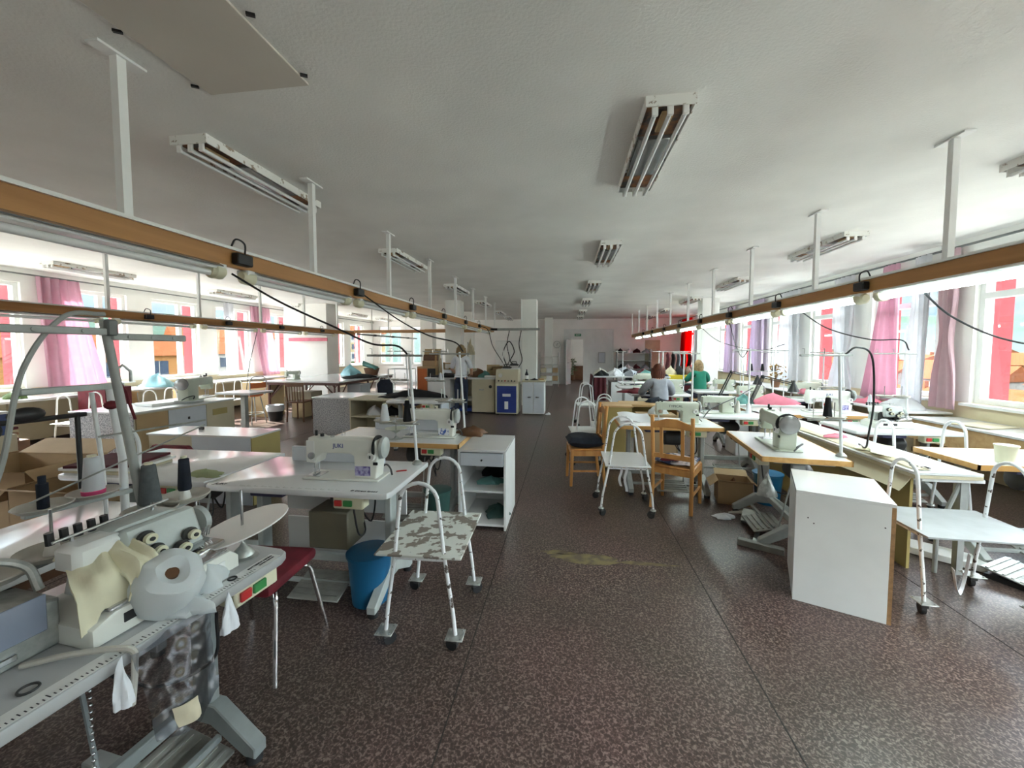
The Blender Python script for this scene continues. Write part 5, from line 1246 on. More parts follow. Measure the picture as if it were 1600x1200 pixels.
t = thing('coat_stand', 'thin stand with a beige garment hung on it behind the boiler', 'stand', (-3.1, 12.3, 0)); MB().cyl((0, 0, 0), (0, 0, 1.85), .018, n=8).build('pole', 'galv', t); MB().lathe([(.2, 0), (.2, .03), (.02, .05)], n=16).build('base', 'stand_dark', t)
pile('garment', 'beige garment hung on the thin stand behind the boiler', 'garment', (-3.0, 12.3, 1.45), (.12, .09), 'paper', 5, 71, None, .42)
t = thing('wall_cupboard', 'white wall cupboard on the far wall left of the boiler', 'cupboard', (-2.6, 18.75, .95)); MB().box2((-.7, -.35, -.95), (.7, .0, 1.1), .006).build('body', 'white_board', t); MB().box2((-.68, -.37, -.9), (-.01, -.35, 1.05)).build('door', 'white_frame', t); MB().box2((.01, -.37, -.9), (.68, -.35, 1.05)).build('door', 'white_frame', t)
# ================================================================== RIGHT SIDE
inst('trolley_white', trolley(.46, .46, .90, 'laminate', 'paint_white', False, .50, .42), 'white hoop trolley with hanging white strips beside the wooden chair', (.585, 4.07, 0), 0, 'hoop trolleys')
for k, (x, g) in enumerate(((.52, 'left'), (.57, 'right'))):
    tag(MB().sheet(lambda u, v: (x + .022 * (u - .5) + .01 * math.sin(7 * v + k), 3.845 - .01 * u, .50 - (.20 + .05 * k) * v), 2, 12, .002).build('fabric_strip', 'white_cloth'), '%s white fabric strip hanging from the trolley shelf' % g, 'strip')
inst('chair_w', wooden_chair(), 'light wooden chair with its back to the camera before the lettered machine', (1.13, 4.22, 0), -.50, 'light wooden chairs')
o = inst('cushion_p', cushion('pink_cloth', .38, .38, .05), 'patterned red and white cushion on the back turned wooden chair', (1.14, 4.24, .4462), -.5); o.data.materials.clear(); o.data.materials.append(mat('cushion_print', (.55, .50, .52), .85, col2=(.03, .05, .12), scale=14, thr=(.46, .54)))
pile('cloth_piece', 'dark red rag at the back edge of the wooden chair seat', 'cloth', (1.03, 4.10, .50), (.09, .035), 'red_cloth', 5, 25, None, .03)
inst('chair_w', None, 'light wooden chair turned sideways at the aisle with a dark cushion', (.24, 4.86, 0), PI / 2 + .12, 'light wooden chairs')
inst('cushion_d', cushion('navy', .42, .42, .13), 'thick dark navy cushion on the sideways wooden chair', (.22, 4.85, .4462), .1)
t = inst('T_woodR', sewing_table(1.08, .60, 'wood', 'stand_grey', False), 'wood edged sewing table of the lettered machine, nearest right of the aisle', (1.12, 4.70, 0))
inst('M_typical', sewing_machine('machine_green', True, 'TYPICAL', 'ink', None), 'grey green machine with dark lettering behind the wooden chair', (1.24, 4.66, .7805), 0, 'grey green sewing machines', (.95, 1., .9))
drape((.80, 4.80, .785), .36, .34, 0, lambda u, v: .012 * math.sin(6 * u) + .05 * v, 'white_cloth', 'cloth_piece', 'white cloth spread on the left half of the lettered machine table', 'cloth')
inst('stand_one', thread_stand('paint_clean', .80, .30, 0, .30, 0, -1), 'thin white thread post behind the lettered machine', (1.47, 4.90, .781), 0, 'thread stands')
inst('carton_f', carton(.32, .26, .24, 'cardboard', True), 'open cardboard box on the floor right of the wooden chair', (1.76, 4.42, 0), -.2)
pile('cloth_piece', 'brown scraps inside the open cardboard box on the right', 'scrap', (1.76, 4.42, .008), (.11, .09), 'brown_wood_dark', 5, 26, None, .2)
inst('bin_blue', None, 'blue plastic bin on the floor right of the open cardboard box', (2.10, 4.42, 0))
t = inst('T_woodR2', sewing_table(1.02, .60, 'wood', 'stand_grey', False), 'wood edged sewing table turned sideways on the right of the aisle', (1.86, 3.73, 0), -PI / 2 - .12)
inst('M_green_end', sewing_machine('machine_green', False, None, None), 'grey green machine seen from its handwheel end on the sideways table', (1.80, 3.66, .7805), -PI / 2 - .12, 'grey green sewing machines', (1, 1.1, 1.1))
inst('stand_two', None, 'cream thread stand at the near corner of the sideways table', (2.10, 3.33, .781), .2, 'thread stands')
inst('cone_black', None, 'black thread cone on the stand of the sideways table', (1.98, 3.31, 1.087), 0, 'black thread cones')
pile('cable_coil', 'coil of pale cable hanging under the sideways table', 'coil', (1.62, 3.42, .42), (.06, .05), 'galv', 5, 27, None, .16)
t = thing('foot_pedal', 'grey foot pedal lying in front of the sideways table', 'pedal', (1.74, 3.86, 0), -.5)
m = MB().box((0, 0, .06), (.22, .20, .012), .004, (.25, 0, 0)); m.build('plate', 'pedal', t); MB().box2((-.11, -.05, 0), (.11, .06, .03)).build('base', 'stand_dark', t); MB().box2((.02, -.50, 0.0), (.05, -.06, .025)).build('arm', 'galv', t); MB().box2((-.08, -.56, 0), (.24, -.50, .05), .004).build('foot_bar', 'pedal', t)
pile('paper_scrap', 'white scraps of paper on the floor beside the grey pedal', 'scrap', (1.50, 3.95, .002), (.09, .05), 'white_cloth', 5, 28, None, .04)
pile('paper_scrap', 'flat pale offcut on the floor in front of the blue right bin', 'scrap', (1.72, 4.10, .002), (.12, .04), 'dish', 5, 29, None, .02)
# white cabinet standing alone
t = thing('box_cabinet', 'white box cabinet with a raw chipboard edge standing alone on the right', 'cabinet', (1.775, 2.845, 0), -.42)
MB().box2((-.235, -.27, .695), (.235, .27, .715), .001).build('top', 'laminate', t)
MB().box2((-.235, -.27, .0), (.215, -.25, .695)).build('front_panel', 'white_board', t); MB().box2((-.235, -.25, 0), (-.215, .27, .695)).build('side_panel', 'white_board', t)
MB().box2((.215, -.27, 0), (.235, .27, .695)).build('side_panel', 'chip', t, None, 'raw brown chipboard side'); MB().box2((-.215, .25, 0), (.215, .27, .695)).build('back_panel', 'white_board', t)
m = MB()
for x, z in ((-.17, .55), (-.14, .52), (.19, .57)): m.cyl((x, -.2715, z), (x, -.2695, z), .004, n=8)
m.build('screw_holes', 'black', t)['kind'] = 'stuff'
# long counter
CL = 2.25
t = thing('long_counter', 'long narrow counter of layered white boards running along the right side', 'counter', (2.64, 3.1, 0))
MB().box2((-.21, .0, .725), (.21, CL, .745), .002).build('top', 'laminate', t); MB().box2((-.21, .0, .70), (.21, CL, .723), .002).build('board_layer', 'paper', t); MB().box2((-.15, .02, .675), (.24, CL - .02, .698), .002).build('board_layer', 'white_board', t)
MB().box2((-.16, .1, .0), (-.14, CL - .1, .675)).build('side_panel', 'olive_panel', t)
for y in (.05, 1.1, 2.1): MB().box2((.12, y, 0), (.16, y + .04, .675)).build('leg', 'stand_grey', t); 
MB().cyl((.0, .07, .30), (.13, .07, .66), .014, n=8).cyl((.0, .07, 0), (.0, .07, .30), .014, n=8).build('brace', 'stand_grey', t)
drape((2.47, 4.2, .752), .20, 2.1, 0, lambda u, v: .004 * math.sin(9 * v) - .0 if u > .5 else -.16 * (1 - 2 * u) ** .7 + .006 * math.sin(14 * v), 'paper', 'paper_sheet', 'brown pattern paper hanging over the left edge of the long counter', 'paper', 20)
drape((2.62, 3.75, .762), .34, .13, .5, lambda u, v: .010 * math.sin(7 * u) + .003, 'cream_cloth', 'cloth_piece', 'pale green cloth piece lying across the long counter', 'cloth')
drape((2.52, 3.55, .77), .26, .12, 1.0, lambda u, v: .010 * math.sin(7 * u) + .02 * v, 'cream_cloth', 'cloth_piece', 'second pale green cloth piece on the near part of the long counter', 'cloth')
pile('cloth_piece', 'small pink and dark red rag on the long counter', 'cloth', (2.58, 4.2, .760), (.10, .06), 'pink_cloth', 5, 30, None, .03)
t = thing('scissors', 'black scissors on the near end of the long counter', 'scissors', (2.58, 3.25, .752), .8)
for s in (-1, 1): MB().tube([(.03 * math.cos(k * PI / 6) - .05, s * .03 + .022 * math.sin(k * PI / 6), 0) for k in range(12)], .006, 6, True).build('handle', 'black', t)
MB().box((.05, .004, 0), (.14, .012, .004), 0, (0, 0, .06)).box((.05, -.004, .004), (.14, .012, .004), 0, (0, 0, -.06)).build('blade', 'steel', t)
inst('trolley_grey', trolley(.36, .57, .90, 'shelf_grey', 'paint_white', True, .50, .50), 'chipped hoop trolley with a grey shelf at the right edge of the photo', (2.44, 2.82, 0), -1.60, 'hoop trolleys')
tag(MB().sheet(lambda u, v: (2.28 + .26 * v, 2.62 + .2 * v + .02 * (u - .5), .30 - .22 * math.sin(PI * v) * .9 + .012 * u), 2, 14, .002).build('fabric_strip', 'white_cloth'), 'white fabric strip looped between the legs of the grey shelved trolley', 'strip')
t = inst('T_woodR3', sewing_table(1.15, .56, 'wood', 'stand_grey', False), 'wood edged sewing table reflecting the windows at the right edge', (3.50, 3.50, 0))
tag(MB().lathe([(.05, 0), (.06, .12), (.064, .12), (.064, .13), (.001, .13)], n=20).build('tub', 'cream_plastic', None, (3.18, 3.32, .781)), 'cream plastic tub on the wood edged table at the right edge', 'tub')
t = thing('foot_pedal', 'ribbed silver foot pedal under the right edge table', 'pedal', (3.12, 3.12, 0), .5)
m = MB().box((0, 0, .06), (.36, .26, .012), .004, (.14, 0, 0))
for k in range(6): m.box((0, -.10 + k * .04, .070 + (k - 2.5) * .0056), (.34, .014, .006), 0, (.14, 0, 0))
m.build('plate', 'galv', t); MB().box2((-.15, -.1, 0), (.15, .12, .03)).build('base', 'black', t)
tag(MB().box((0, 0, .03), (.50, .20, .05), .004).build('floor_board', 'white_board', None, (2.86, 3.42, 0), None, (0, 0, -.7)), 'white board lying on the floor under the long counter end', 'board')
# overlock table, trolley and wall counters
inst('T_whiteR', sewing_table(1.0, .58, 'white', 'stand_grey', False), 'white sewing table with an overlock machine before the right windows', (3.42, 4.72, 0))
inst('overlock', None, 'pale overlock machine near the right windows', (3.42, 4.76, .782), 0, None, (.9, .9, .8))
inst('cone_grey', thread_cone('dish', .034, .018, .15), 'grey thread cone standing behind the right overlock machine', (3.50, 4.93, .781), 0)
inst('stand_two', None, 'cream thread stand beside the right overlock machine', (3.75, 4.92, .781), 0, 'thread stands')
MBp = tag(MB().box2((3.35, 5.06, .0), (3.75, 5.25, .60)).build('crate', 'brown_wood_dark'), 'brown crate behind the right overlock table', 'crate')
inst('trolley_clean', None, 'hoop trolley in front of the right overlock table', (3.26, 4.14, 0), PI / 2, 'hoop trolleys', (1, 1.25, 1.05))
t = thing('wall_counter', 'white topped counter with a wooden front along the right wall', 'counter', (4.78, 1.0, 0))
MB().box2((-.30, 0, .70), (.33, 4.9, .725), .003).build('top', 'laminate', t); MB().box2((-.28, 2.9, .45), (-.26, 4.88, .70)).build('drawer_front', 'plank', t)
for y in (.1, 2.6, 4.8): MB().box2((-.25, y, 0), (.3, y + .03, .70)).build('side_panel', 'tan_panel', t)
t = thing('wall_counter', 'cluttered pale counter further along the right wall', 'counter', (4.78, 6.0, 0))
MB().box2((-.33, 0, .74), (.33, 5.6, .765), .003).build('top', 'white_board', t)
for y in (.1, 1.9, 3.7, 5.5): MB().box2((-.28, y, 0), (.3, y + .03, .74)).build('side_panel', 'cream_panel', t)
tag(MB().box((0, 0, .008), (.42, .34, .014), .003, (0, 0, .3)).build('paper_pad', 'paper', None, (4.75, 5.2, .726)), 'flat tan pad on the near right wall counter', 'paper')
for k, (x, y, g, mm, cat, r, h) in enumerate(((4.8, 6.35, 'white cloth heap below the rose curtain on the right wall counter', 'white_cloth', 'cloth', (.2, .22), .16), (4.75, 7.0, 'rose cloth heap below the pink curtain on the right wall counter', 'pink_cloth', 'cloth', (.2, .2), .08), (4.8, 7.6, 'white paper heap on the right wall counter', 'white_cloth', 'cloth', (.2, .25), .12), (4.7, 8.3, 'bright pink folded cloth on the right wall counter', 'pink_cloth', 'cloth', (.25, .25), .12))):
    pile('cloth_piece', g, cat, (x, y, .766), r, mm, 5, 31 + k, None, h)
inst('cone_white2', None, 'white thread cone on the right wall counter below the curtains', (4.62, 6.75, .766), 0, None, (1, 1, 1.2))
# second and later rows
inst('T_woodR4', sewing_table(1.4, .62, 'wood', 'stand_grey', False), 'long wood edged table with a red chair tucked under it, right side', (3.15, 5.75, 0))
inst('M_white', None, 'white lockstitch machine on the long wood edged table at the right', (3.45, 5.75, .7805), 0, 'white sewing machines', (1.1, 1.1, 1.1))
inst('stand_two', None, 'cream thread stand on the long wood edged table at the right', (3.78, 5.98, .781), 0, 'thread stands')
def rchair():
    t = thing('padded_chair', '', 'chair')
    MB().box((0, .0, .46), (.42, .42, .05), .02).build('seat', 'red_cloth', t); MB().box((0, -.21, .62), (.44, .03, .20), .014).build('backrest', 'red_cloth', t)
    for sx in (-1, 1):
        MB().cyl((sx * .19, -.2, 0), (sx * .19, -.2, .7), .011, n=8).build('leg', 'chrome', t); MB().cyl((sx * .19, .19, 0), (sx * .19, .17, .44), .011, n=8).build('leg', 'chrome', t)
    return t
inst('rchair', rchair, 'red padded chair tucked under the long wood edged table at the right', (3.25, 5.38, 0), 0)
inst('trolley_clean', None, 'low hoop trolley on the far side of the long wood edged table', (3.9, 6.6, 0), 0, 'hoop trolleys', (.9, .9, 1.0))
pile('cloth_piece', 'salmon cloth heap behind the long wood edged table', 'cloth', (3.15, 6.55, .776), (.3, .16), 'pink_cloth', 5, 41, None, .14)
def desk_lamp():
    t = thing('desk_lamp', '', 'lamp')
    MB().cyl((0, 0, 0), (0, 0, .06), .022, n=10).build('clamp', 'black', t)
    for s in (-1, 1):
        MB().cyl((0, s * .012, .05), (.18, s * .012, .44), .006, n=6).cyl((.03, s * .012, .04), (.21, s * .012, .43), .005, n=6).build('lower_arm', 'black', t)
        MB().cyl((.18, s * .012, .46), (.60, s * .012, .36), .006, n=6).cyl((.20, s * .012, .43), (.60, s * .012, .335), .005, n=6).build('upper_arm', 'black', t)
    MB().ball((.195, 0, .445), .028, 8, 6).build('joint', 'black', t)
    MB().lathe([(.075, -.10), (.04, -.02), (.02, .03), (.016, .06)], (.64, 0, .33), 'z', 18).build('lamp_shade', 'black', t)
    return t
inst('desk_lamp', desk_lamp, 'black jointed desk lamp clamped to the long wood edged table', (2.55, 5.98, .781), .15, 'black desk lamps')
inst('T_whiteR2', sewing_table(1.0, .55, 'white', 'stand_grey', False), 'white topped table directly behind the lettered machine', (2.02, 5.45, 0), .0)
inst('M_green_mid', sewing_machine('machine_green', True, None, None, None), 'grey green machine behind the lettered one with a thread cone on it', (1.95, 5.45, .7805), 0, 'grey green sewing machines', (.8, 1, .85))
inst('cone_grey', None, 'striped grey thread cone on the white table behind the lettered machine', (2.22, 5.50, .781), 0)
inst('cone_white2', None, 'white thread cone on the white table behind the lettered machine', (2.36, 5.52, .781), 0)
inst('stand_one', None, 'tall white thread post on the white table behind the lettered machine', (2.42, 5.66, .781), 0, 'thread stands', (1, 1, 1.05))
# tan topped table of the red haired person and the panel beside it
t = thing('plank_table', 'tan plank topped table behind the aisle trolleys', 'table', (1.28, 6.35, 0))
MB().box2((-.45, -.22, .745), (.40, .22, .78), .006).build('table_top', 'plank', t); MB().box2((-.42, -.2, .0), (-.40, .2, .745)).build('side_panel', 'tan_panel', t); MB().box2((-.40, .15, .2), (.38, .17, .745)).build('back_panel', 'olive_panel', t); MB().box2((.36, -.2, .0), (.38, .2, .745)).build('side_panel', 'tan_panel', t)
pile('cloth_piece', 'dark navy cloth on the tan plank table', 'cloth', (1.45, 6.45, .781), (.2, .1), 'navy', 5, 42, None, .07)
pile('cloth_piece', 'dark red cloth at the right end of the tan plank table', 'cloth', (1.60, 6.3, .781), (.10, .08), 'red_cloth', 5, 43, None, .06)
t = thing('panel_cabinet', 'tall tan panelled cabinet standing at the aisle behind the wooden chairs', 'cabinet', (.66, 5.58, 0)); MB().box2((-.15, -.2, .02), (.20, .2, .84), .004).build('body', 'olive_panel', t); MB().box2((-.17, -.22, .84), (.22, .22, .86), .003).build('top', 'plank', t)
tag(MB().box2((.95, 5.45, .0), (1.45, 5.7, .74), .004).build('carton_panel', 'cardboard'), 'brown cardboard screen between the tan cabinet and the white table', 'screen')
pile('plastic_bag', 'crumpled white bag on the brown cardboard screen', 'bag', (1.22, 5.57, .742), (.12, .1), 'milky_bag', 5, 44, None, .12)
inst('trolley_clean', None, 'hoop trolley standing beside the tan panelled cabinet, at its aisle side', (.26, 5.75, 0), .1, 'hoop trolleys')
inst('trolley_clean', None, 'hoop trolley directly behind the tan panelled cabinet', (.58, 6.2, 0), -.1, 'hoop trolleys')
inst('trolley_clean', None, 'hoop trolley standing farthest along the right of the aisle', (.42, 8.55, 0), .05, 'hoop trolleys')
t = inst('T_row', sewing_table(1.1, .55, 'white', 'stand_grey', False), 'white sewing table of the red haired person', (1.75, 7.85, 0), 0)
ROWS = [(3.0, 7.1, 'white table below the second desk lamp'), (4.0, 7.4, 'white table next to the rose cloth at the right windows'), (3.1, 8.5, 'white table ahead of the person in green'), (1.7, 9.3, 'white table in front of the red haired person'), (3.2, 10.75, 'white table of the person in green'), (1.9, 10.6, 'white table left of the person in green')]
for i, (x, y, g) in enumerate(ROWS): inst('T_row', None, g, (x, y, 0), 0)
MS = [(1.95, 7.88, 'grey green machine of the red haired person'), (3.05, 7.1, 'grey green machine below the second desk lamp'), (4.05, 7.4, 'grey green machine next to the rose cloth at the right windows'), (3.15, 8.5, 'grey green machine ahead of the person in green'), (1.75, 9.3, 'grey green machine in front of the red haired person'), (2.0, 10.6, 'grey green machine left of the person in green')]
for i, (x, y, g) in enumerate(MS): inst('M_green_mid' if i % 2 else 'M_typ2', sewing_machine('machine_green', True), g, (x, y, .7805), 0, 'grey green sewing machines')
SS = [(2.25, 8.05, 'thin white post at the table of the red haired person'), (3.5, 7.3, 'thin white post under the second desk lamp'), (4.45, 7.6, 'thin white post next to the rose cloth'), (3.6, 8.7, 'thin white post ahead of the person in green'), (2.2, 9.5, 'thin white post in front of the red haired person'), (2.4, 10.8, 'thin white post left of the person in green'), (1.3, 9.5, 'thin white post at the aisle side in front of the red haired person')]
for x, y, g in SS: inst('stand_one', None, g, (x, y, .781), 0, 'thread stands')
inst('desk_lamp', None, 'black jointed desk lamp in the row before the person in green', (2.62, 7.25, .781), .1, 'black desk lamps')
t = thing('cone_rack', 'tall thread rack with a crossbar and dark cones before the right windows', 'rack', (3.35, 7.36, .781)); MB().cyl((-.35, 0, 0), (-.35, 0, .95), .009, n=8).build('post', 'paint_clean', t); MB().cyl((.35, 0, 0), (.35, 0, .95), .009, n=8).build('post', 'paint_clean', t); MB().box2((-.42, -.02, .80), (.40, .02, .82)).build('bar', 'galv', t); MB().box2((-.25, -.04, .45), (.25, .04, .46)).build('cone_shelf', 'galv', t)
for k in range(3): inst('cone_black', None, 'black cone on the tall thread rack, %s of its three' % ['left', 'middle', 'right'][k], (3.17 + .18 * k, 7.36, 1.242), 0, 'black thread cones', (1, 1, .8))
pile('cloth_piece', 'teal cloth at the left of the second desk lamp', 'cloth', (2.72, 6.55, .776), (.13, .1), 'teal_cloth', 5, 45, None, .12)
pile('cloth_piece', 'dark red cloth beside the red haired person at the aisle', 'cloth', (1.28, 7.9, .781), (.28, .2), 'red_cloth', 5, 46, None, .08)
pile('cloth_piece', 'black cloth under the arm of the red haired person', 'cloth', (1.55, 7.72, .781), (.2, .14), 'black_cloth', 5, 47, None, .05)
tag(MB().box2((2.55, 6.35, .0), (3.5, 6.75, .775), .004).build('storage_chest', 'white_board'), 'plain white chest behind the long wood edged table at the right', 'chest')
t = thing('potted_plant', 'orange leaved dried plant on the right wall counter', 'plant', (4.65, 9.6, .766)); MB().lathe([(.07, 0), (.1, .16), (.09, .16), (.001, .1)], n=16).build('pot', 'brown_wood_dark', t)
m = MB(); random.seed(9)
for k in range(70):
    a = random.uniform(0, 2 * PI); r = random.uniform(0, .22); z = random.uniform(.15, .5); m.box((r * math.cos(a), r * math.sin(a), z), (.07, .03, .004), 0, (random.uniform(-1, 1), random.uniform(-1, 1), a))
m.build('foliage', 'dry_leaf', t)
# far right: piled tables, shelf, yellow crate
t = thing('sorting_table', 'long table heaped with garments at the far end right of the door', 'table', (1.75, 12.3, 0)); MB().box2((-.95, -.5, .80), (1.2, .6, .84), .003).build('table_top', 'laminate', t); MB().box2((-.45, -.48, .05), (.2, .5, .66)).build('carcass', 'white_board', t); MB().box2((.25, -.48, .05), (1.1, .5, .66)).build('carcass', 'cream_panel', t)
for x in (-.9, 1.15):
    for y in (-.45, .55): MB().box2((x - .02, y - .02, 0), (x + .02, y + .02, .80)).build('leg', 'stand_grey', t)
tag(MB().sheet(lambda u, v: (.76 - .05 * v + .012 * math.sin(20 * u), 11.85 + .95 * u, .86 - .72 * v), 20, 8, .006).build('cloth_piece', 'maroon'), 'dark red cloth hanging over the left end of the far sorting table', 'cloth')
tag(MB().sheet(lambda u, v: (.80 + .35 * u, 11.78 - .02 * math.sin(16 * u), .80 - .66 * v), 16, 8, .006).build('cloth_piece', 'maroon'), 'dark red cloth hanging over the front of the far sorting table', 'cloth')
CC = ['black_cloth', 'white_cloth', 'sweater', 'teal_cloth', 'navy', 'dish', 'white_cloth', 'black_cloth', 'maroon', 'sweater']
CN = ['black', 'white', 'grey', 'teal', 'navy', 'beige', 'second white', 'second black', 'maroon', 'second grey']
random.seed(21)
for k in range(10): pile('garment_heap', '%s garment heap on the far sorting table' % CN[k], 'garments', (.98 + .42 * (k % 5) + .05, 12.05 + .48 * (k // 5), .841), (.20, .22), CC[k], 5, 60 + k, 'garment heaps on the far table', .13 + .06 * random.random())
t = thing('garment_shelf', 'shelf with folded garments on the far wall right of the door', 'shelf', (3.0, 18.5, 0))
for x in (-.75, .70): MB().box2((x, -.25, 0), (x + .04, .22, 1.65)).build('upright', 'galv', t)
for z in (.75, 1.1, 1.45): MB().box2((-.75, -.25, z), (.74, .22, z + .02)).build('shelf_board', 'galv', t)
for k in range(8): pile('garment_heap', '%s folded garments on the far wall shelf, %s board' % (['black', 'white', 'maroon', 'grey'][k % 4], ['lower', 'upper'][k // 4]), 'garments', (2.42 + .36 * (k % 4), 18.45, (.771, 1.471)[k // 4]), (.16, .15), ['black_cloth', 'white_cloth', 'maroon', 'sweater'][k % 4], 5, 80 + k, 'garments on the far wall shelf', .18)
t = thing('yellow_crate', 'bright yellow crate table heaped with goods in front of the red curtain', 'crate', (3.55, 12.6, 0)); MB().box2((-.6, -.35, .62), (.6, .35, .86), .01).build('tray', 'yellow', t); MB().box2((-.58, -.33, 0), (.58, .33, .62)).build('stand', 'maroon', t)
for k in range(4): pile('garment_heap', '%s goods heaped in the yellow crate' % ['tan', 'black', 'brown', 'olive'][k], 'goods', (3.15 + .27 * k, 12.6, .861), (.15, .22), ['paper', 'black_cloth', 'brown_wood_dark', 'olive_panel'][k], 5, 90 + k, 'goods in the yellow crate', .22)
t = thing('hanging_rail', 'garment rail with dark clothes before the red curtain', 'rack', (4.1, 15.2, 0)); MB().tube([(-.6, 0, 0), (-.6, 0, 1.55), (.6, 0, 1.55), (.6, 0, 0)], .014, 8).cyl((-.6, -.3, .02), (-.6, .3, .02), .014, n=8).cyl((.6, -.3, .02), (.6, .3, .02), .014, n=8).build('frame', 'paint_clean', t)
for k in range(5): tag(MB().sheet(lambda u, v: (3.68 + .19 * k + .02 * math.sin(8 * v), 15.0 + .4 * u, 1.52 - .1 * abs(u - .5) * 2 - .75 * v), 8, 6, .03).build('garment', ['maroon', 'black_cloth', 'sweater', 'brown_wood_dark', 'maroon'][k]), '%s garment on the rail before the red curtain' % ['first maroon', 'black', 'grey', 'brown', 'last maroon'][k], 'garment', 'garments on the far rail')
for k, (x, y) in enumerate(((2.95, 13.6), (2.05, 14.2))):
    inst('T_row', None, ['white table behind the yellow crate', 'white table behind the heaped sorting table'][k], (x, y, 0), 0)
    pile('garment_heap', ['black garments on the table behind the yellow crate', 'grey garments on the table behind the sorting table'][k], 'garments', (x, y, .781), (.4, .2), ['black_cloth', 'sweater'][k], 5, 95 + k, None, .2)

# ------------------------------------------------------------------ cables hanging from the rails
cable('long black cable drooping from the left rail to the stand of the second left table', [(-2.18, 2.36, 2.10), (-1.95, 2.50, 1.93), (-1.62, 2.62, 1.76), (-1.38, 2.68, 1.645), (-1.20, 2.70, 1.63), (-1.12, 2.70, 1.57)], .007)
cable('black cable drooping from the left rail to the stand of the third left table', [(-2.15, 4.02, 2.19), (-1.75, 3.98, 1.92), (-1.40, 3.92, 1.75), (-1.12, 3.90, 1.68), (-1.03, 3.90, 1.585)], .007)
cable('black cable dropping from the far end of the left rail to the boiler', [(-2.15, 9.75, 2.2), (-1.95, 9.8, 2.1), (-1.85, 9.9, 1.7), (-1.6, 9.9, 1.3), (-1.52, 9.9, 1.14)], .009)
cable('thin black cable from the nearest right socket out past the right edge', [(2.62, 3.4, 2.07), (2.85, 3.4, 1.85), (3.2, 3.4, 1.68), (3.6, 3.4, 1.62), (4.1, 3.4, 1.66)], .007)
cable('black cable from the right rail to the stand beside the right overlock machine', [(2.62, 5.0, 2.08), (2.95, 5.0, 1.85), (3.35, 4.95, 1.72), (3.65, 4.92, 1.71), (3.73, 4.92, 1.60)], .007)
cable('black cable looping behind the cream stand of the sideways table', [(2.10, 3.33, 1.57), (2.18, 3.34, 1.62), (2.30, 3.36, 1.55), (2.34, 3.38, 1.2), (2.33, 3.40, .95), (2.45, 3.6, .80), (2.6, 3.9, .76)], .007)
cable('thin cable from the third right socket to the white table stand behind the lettered machine', [(2.62, 6.9, 2.05), (2.6, 6.6, 1.7), (2.5, 6.1, 1.5), (2.42, 5.70, 1.62)], .006)
cable('thin cable from the fourth right socket towards the tall thread rack', [(2.62, 8.3, 2.05), (2.9, 8.0, 1.75), (3.4, 7.6, 1.6), (3.70, 7.38, 1.70)], .006)
cable('cable looping up from the machine behind the lettered one', [(2.45, 5.62, 1.1), (2.1, 5.3, 1.0), (1.75, 5.05, .90), (1.62, 4.95, .80)], .006)
cable('thin cable hanging from the second left rail to the window counter', [(-6.8, 8.0, 2.05), (-6.85, 7.9, 1.6), (-6.7, 7.6, 1.2), (-6.5, 7.3, .79)], .007)

# ------------------------------------------------------------------ people
def skin(name, J, Bn, m, parent, sub=2):
    """one continuous limb surface grown over joints J {key:(co, rx, ry)} and bones Bn"""
    keys = list(J); me = bpy.data.meshes.new(name)
    me.from_pydata([J[k][0] for k in keys], [(keys.index(a), keys.index(b)) for a, b in Bn], [])
    o = bpy.data.objects.new(name, me); COL.objects.link(o)
    sk = o.modifiers.new('skin', 'SKIN'); sk.use_smooth_shade = True
    for i, k in enumerate(keys): me.skin_vertices[0].data[i].radius = (J[k][1], J[k][2])
    me.skin_vertices[0].data[0].use_root = True
    o.modifiers.new('sub', 'SUBSURF').levels = sub; o.modifiers['sub'].render_levels = sub
    dg = bpy.context.evaluated_depsgraph_get(); ev = o.evaluated_get(dg)
    nm = bpy.data.meshes.new_from_object(ev); bpy.data.objects.remove(o)
    nm.materials.clear(); nm.materials.append(M[m]); nm.shade_smooth()
    o = bpy.data.objects.new(name, nm); COL.objects.link(o)
    if parent: o.parent = parent
    return o
def head(parent, c, hair, hairm, tilt=0., look=0.):
    R = Matrix.Translation(c) @ Euler((tilt, 0, look)).to_matrix().to_4x4()
    h = MB(); h.X = R
    h.ball((0, 0, 0), (.075, .095, .115), 20, 14); h.ball((0, .05, -.06), (.05, .045, .05), 12, 8); h.cyl((0, -.01, -.2), (0, 0, -.06), .05, .048, 12)
    h.box((0, .1, -.015), (.022, .035, .04), .008, (.35, 0, 0)); h.ball((-.077, 0, -.01), (.012, .022, .03), 8, 6); h.ball((.077, 0, -.01), (.012, .022, .03), 8, 6)
    f = h
    return R
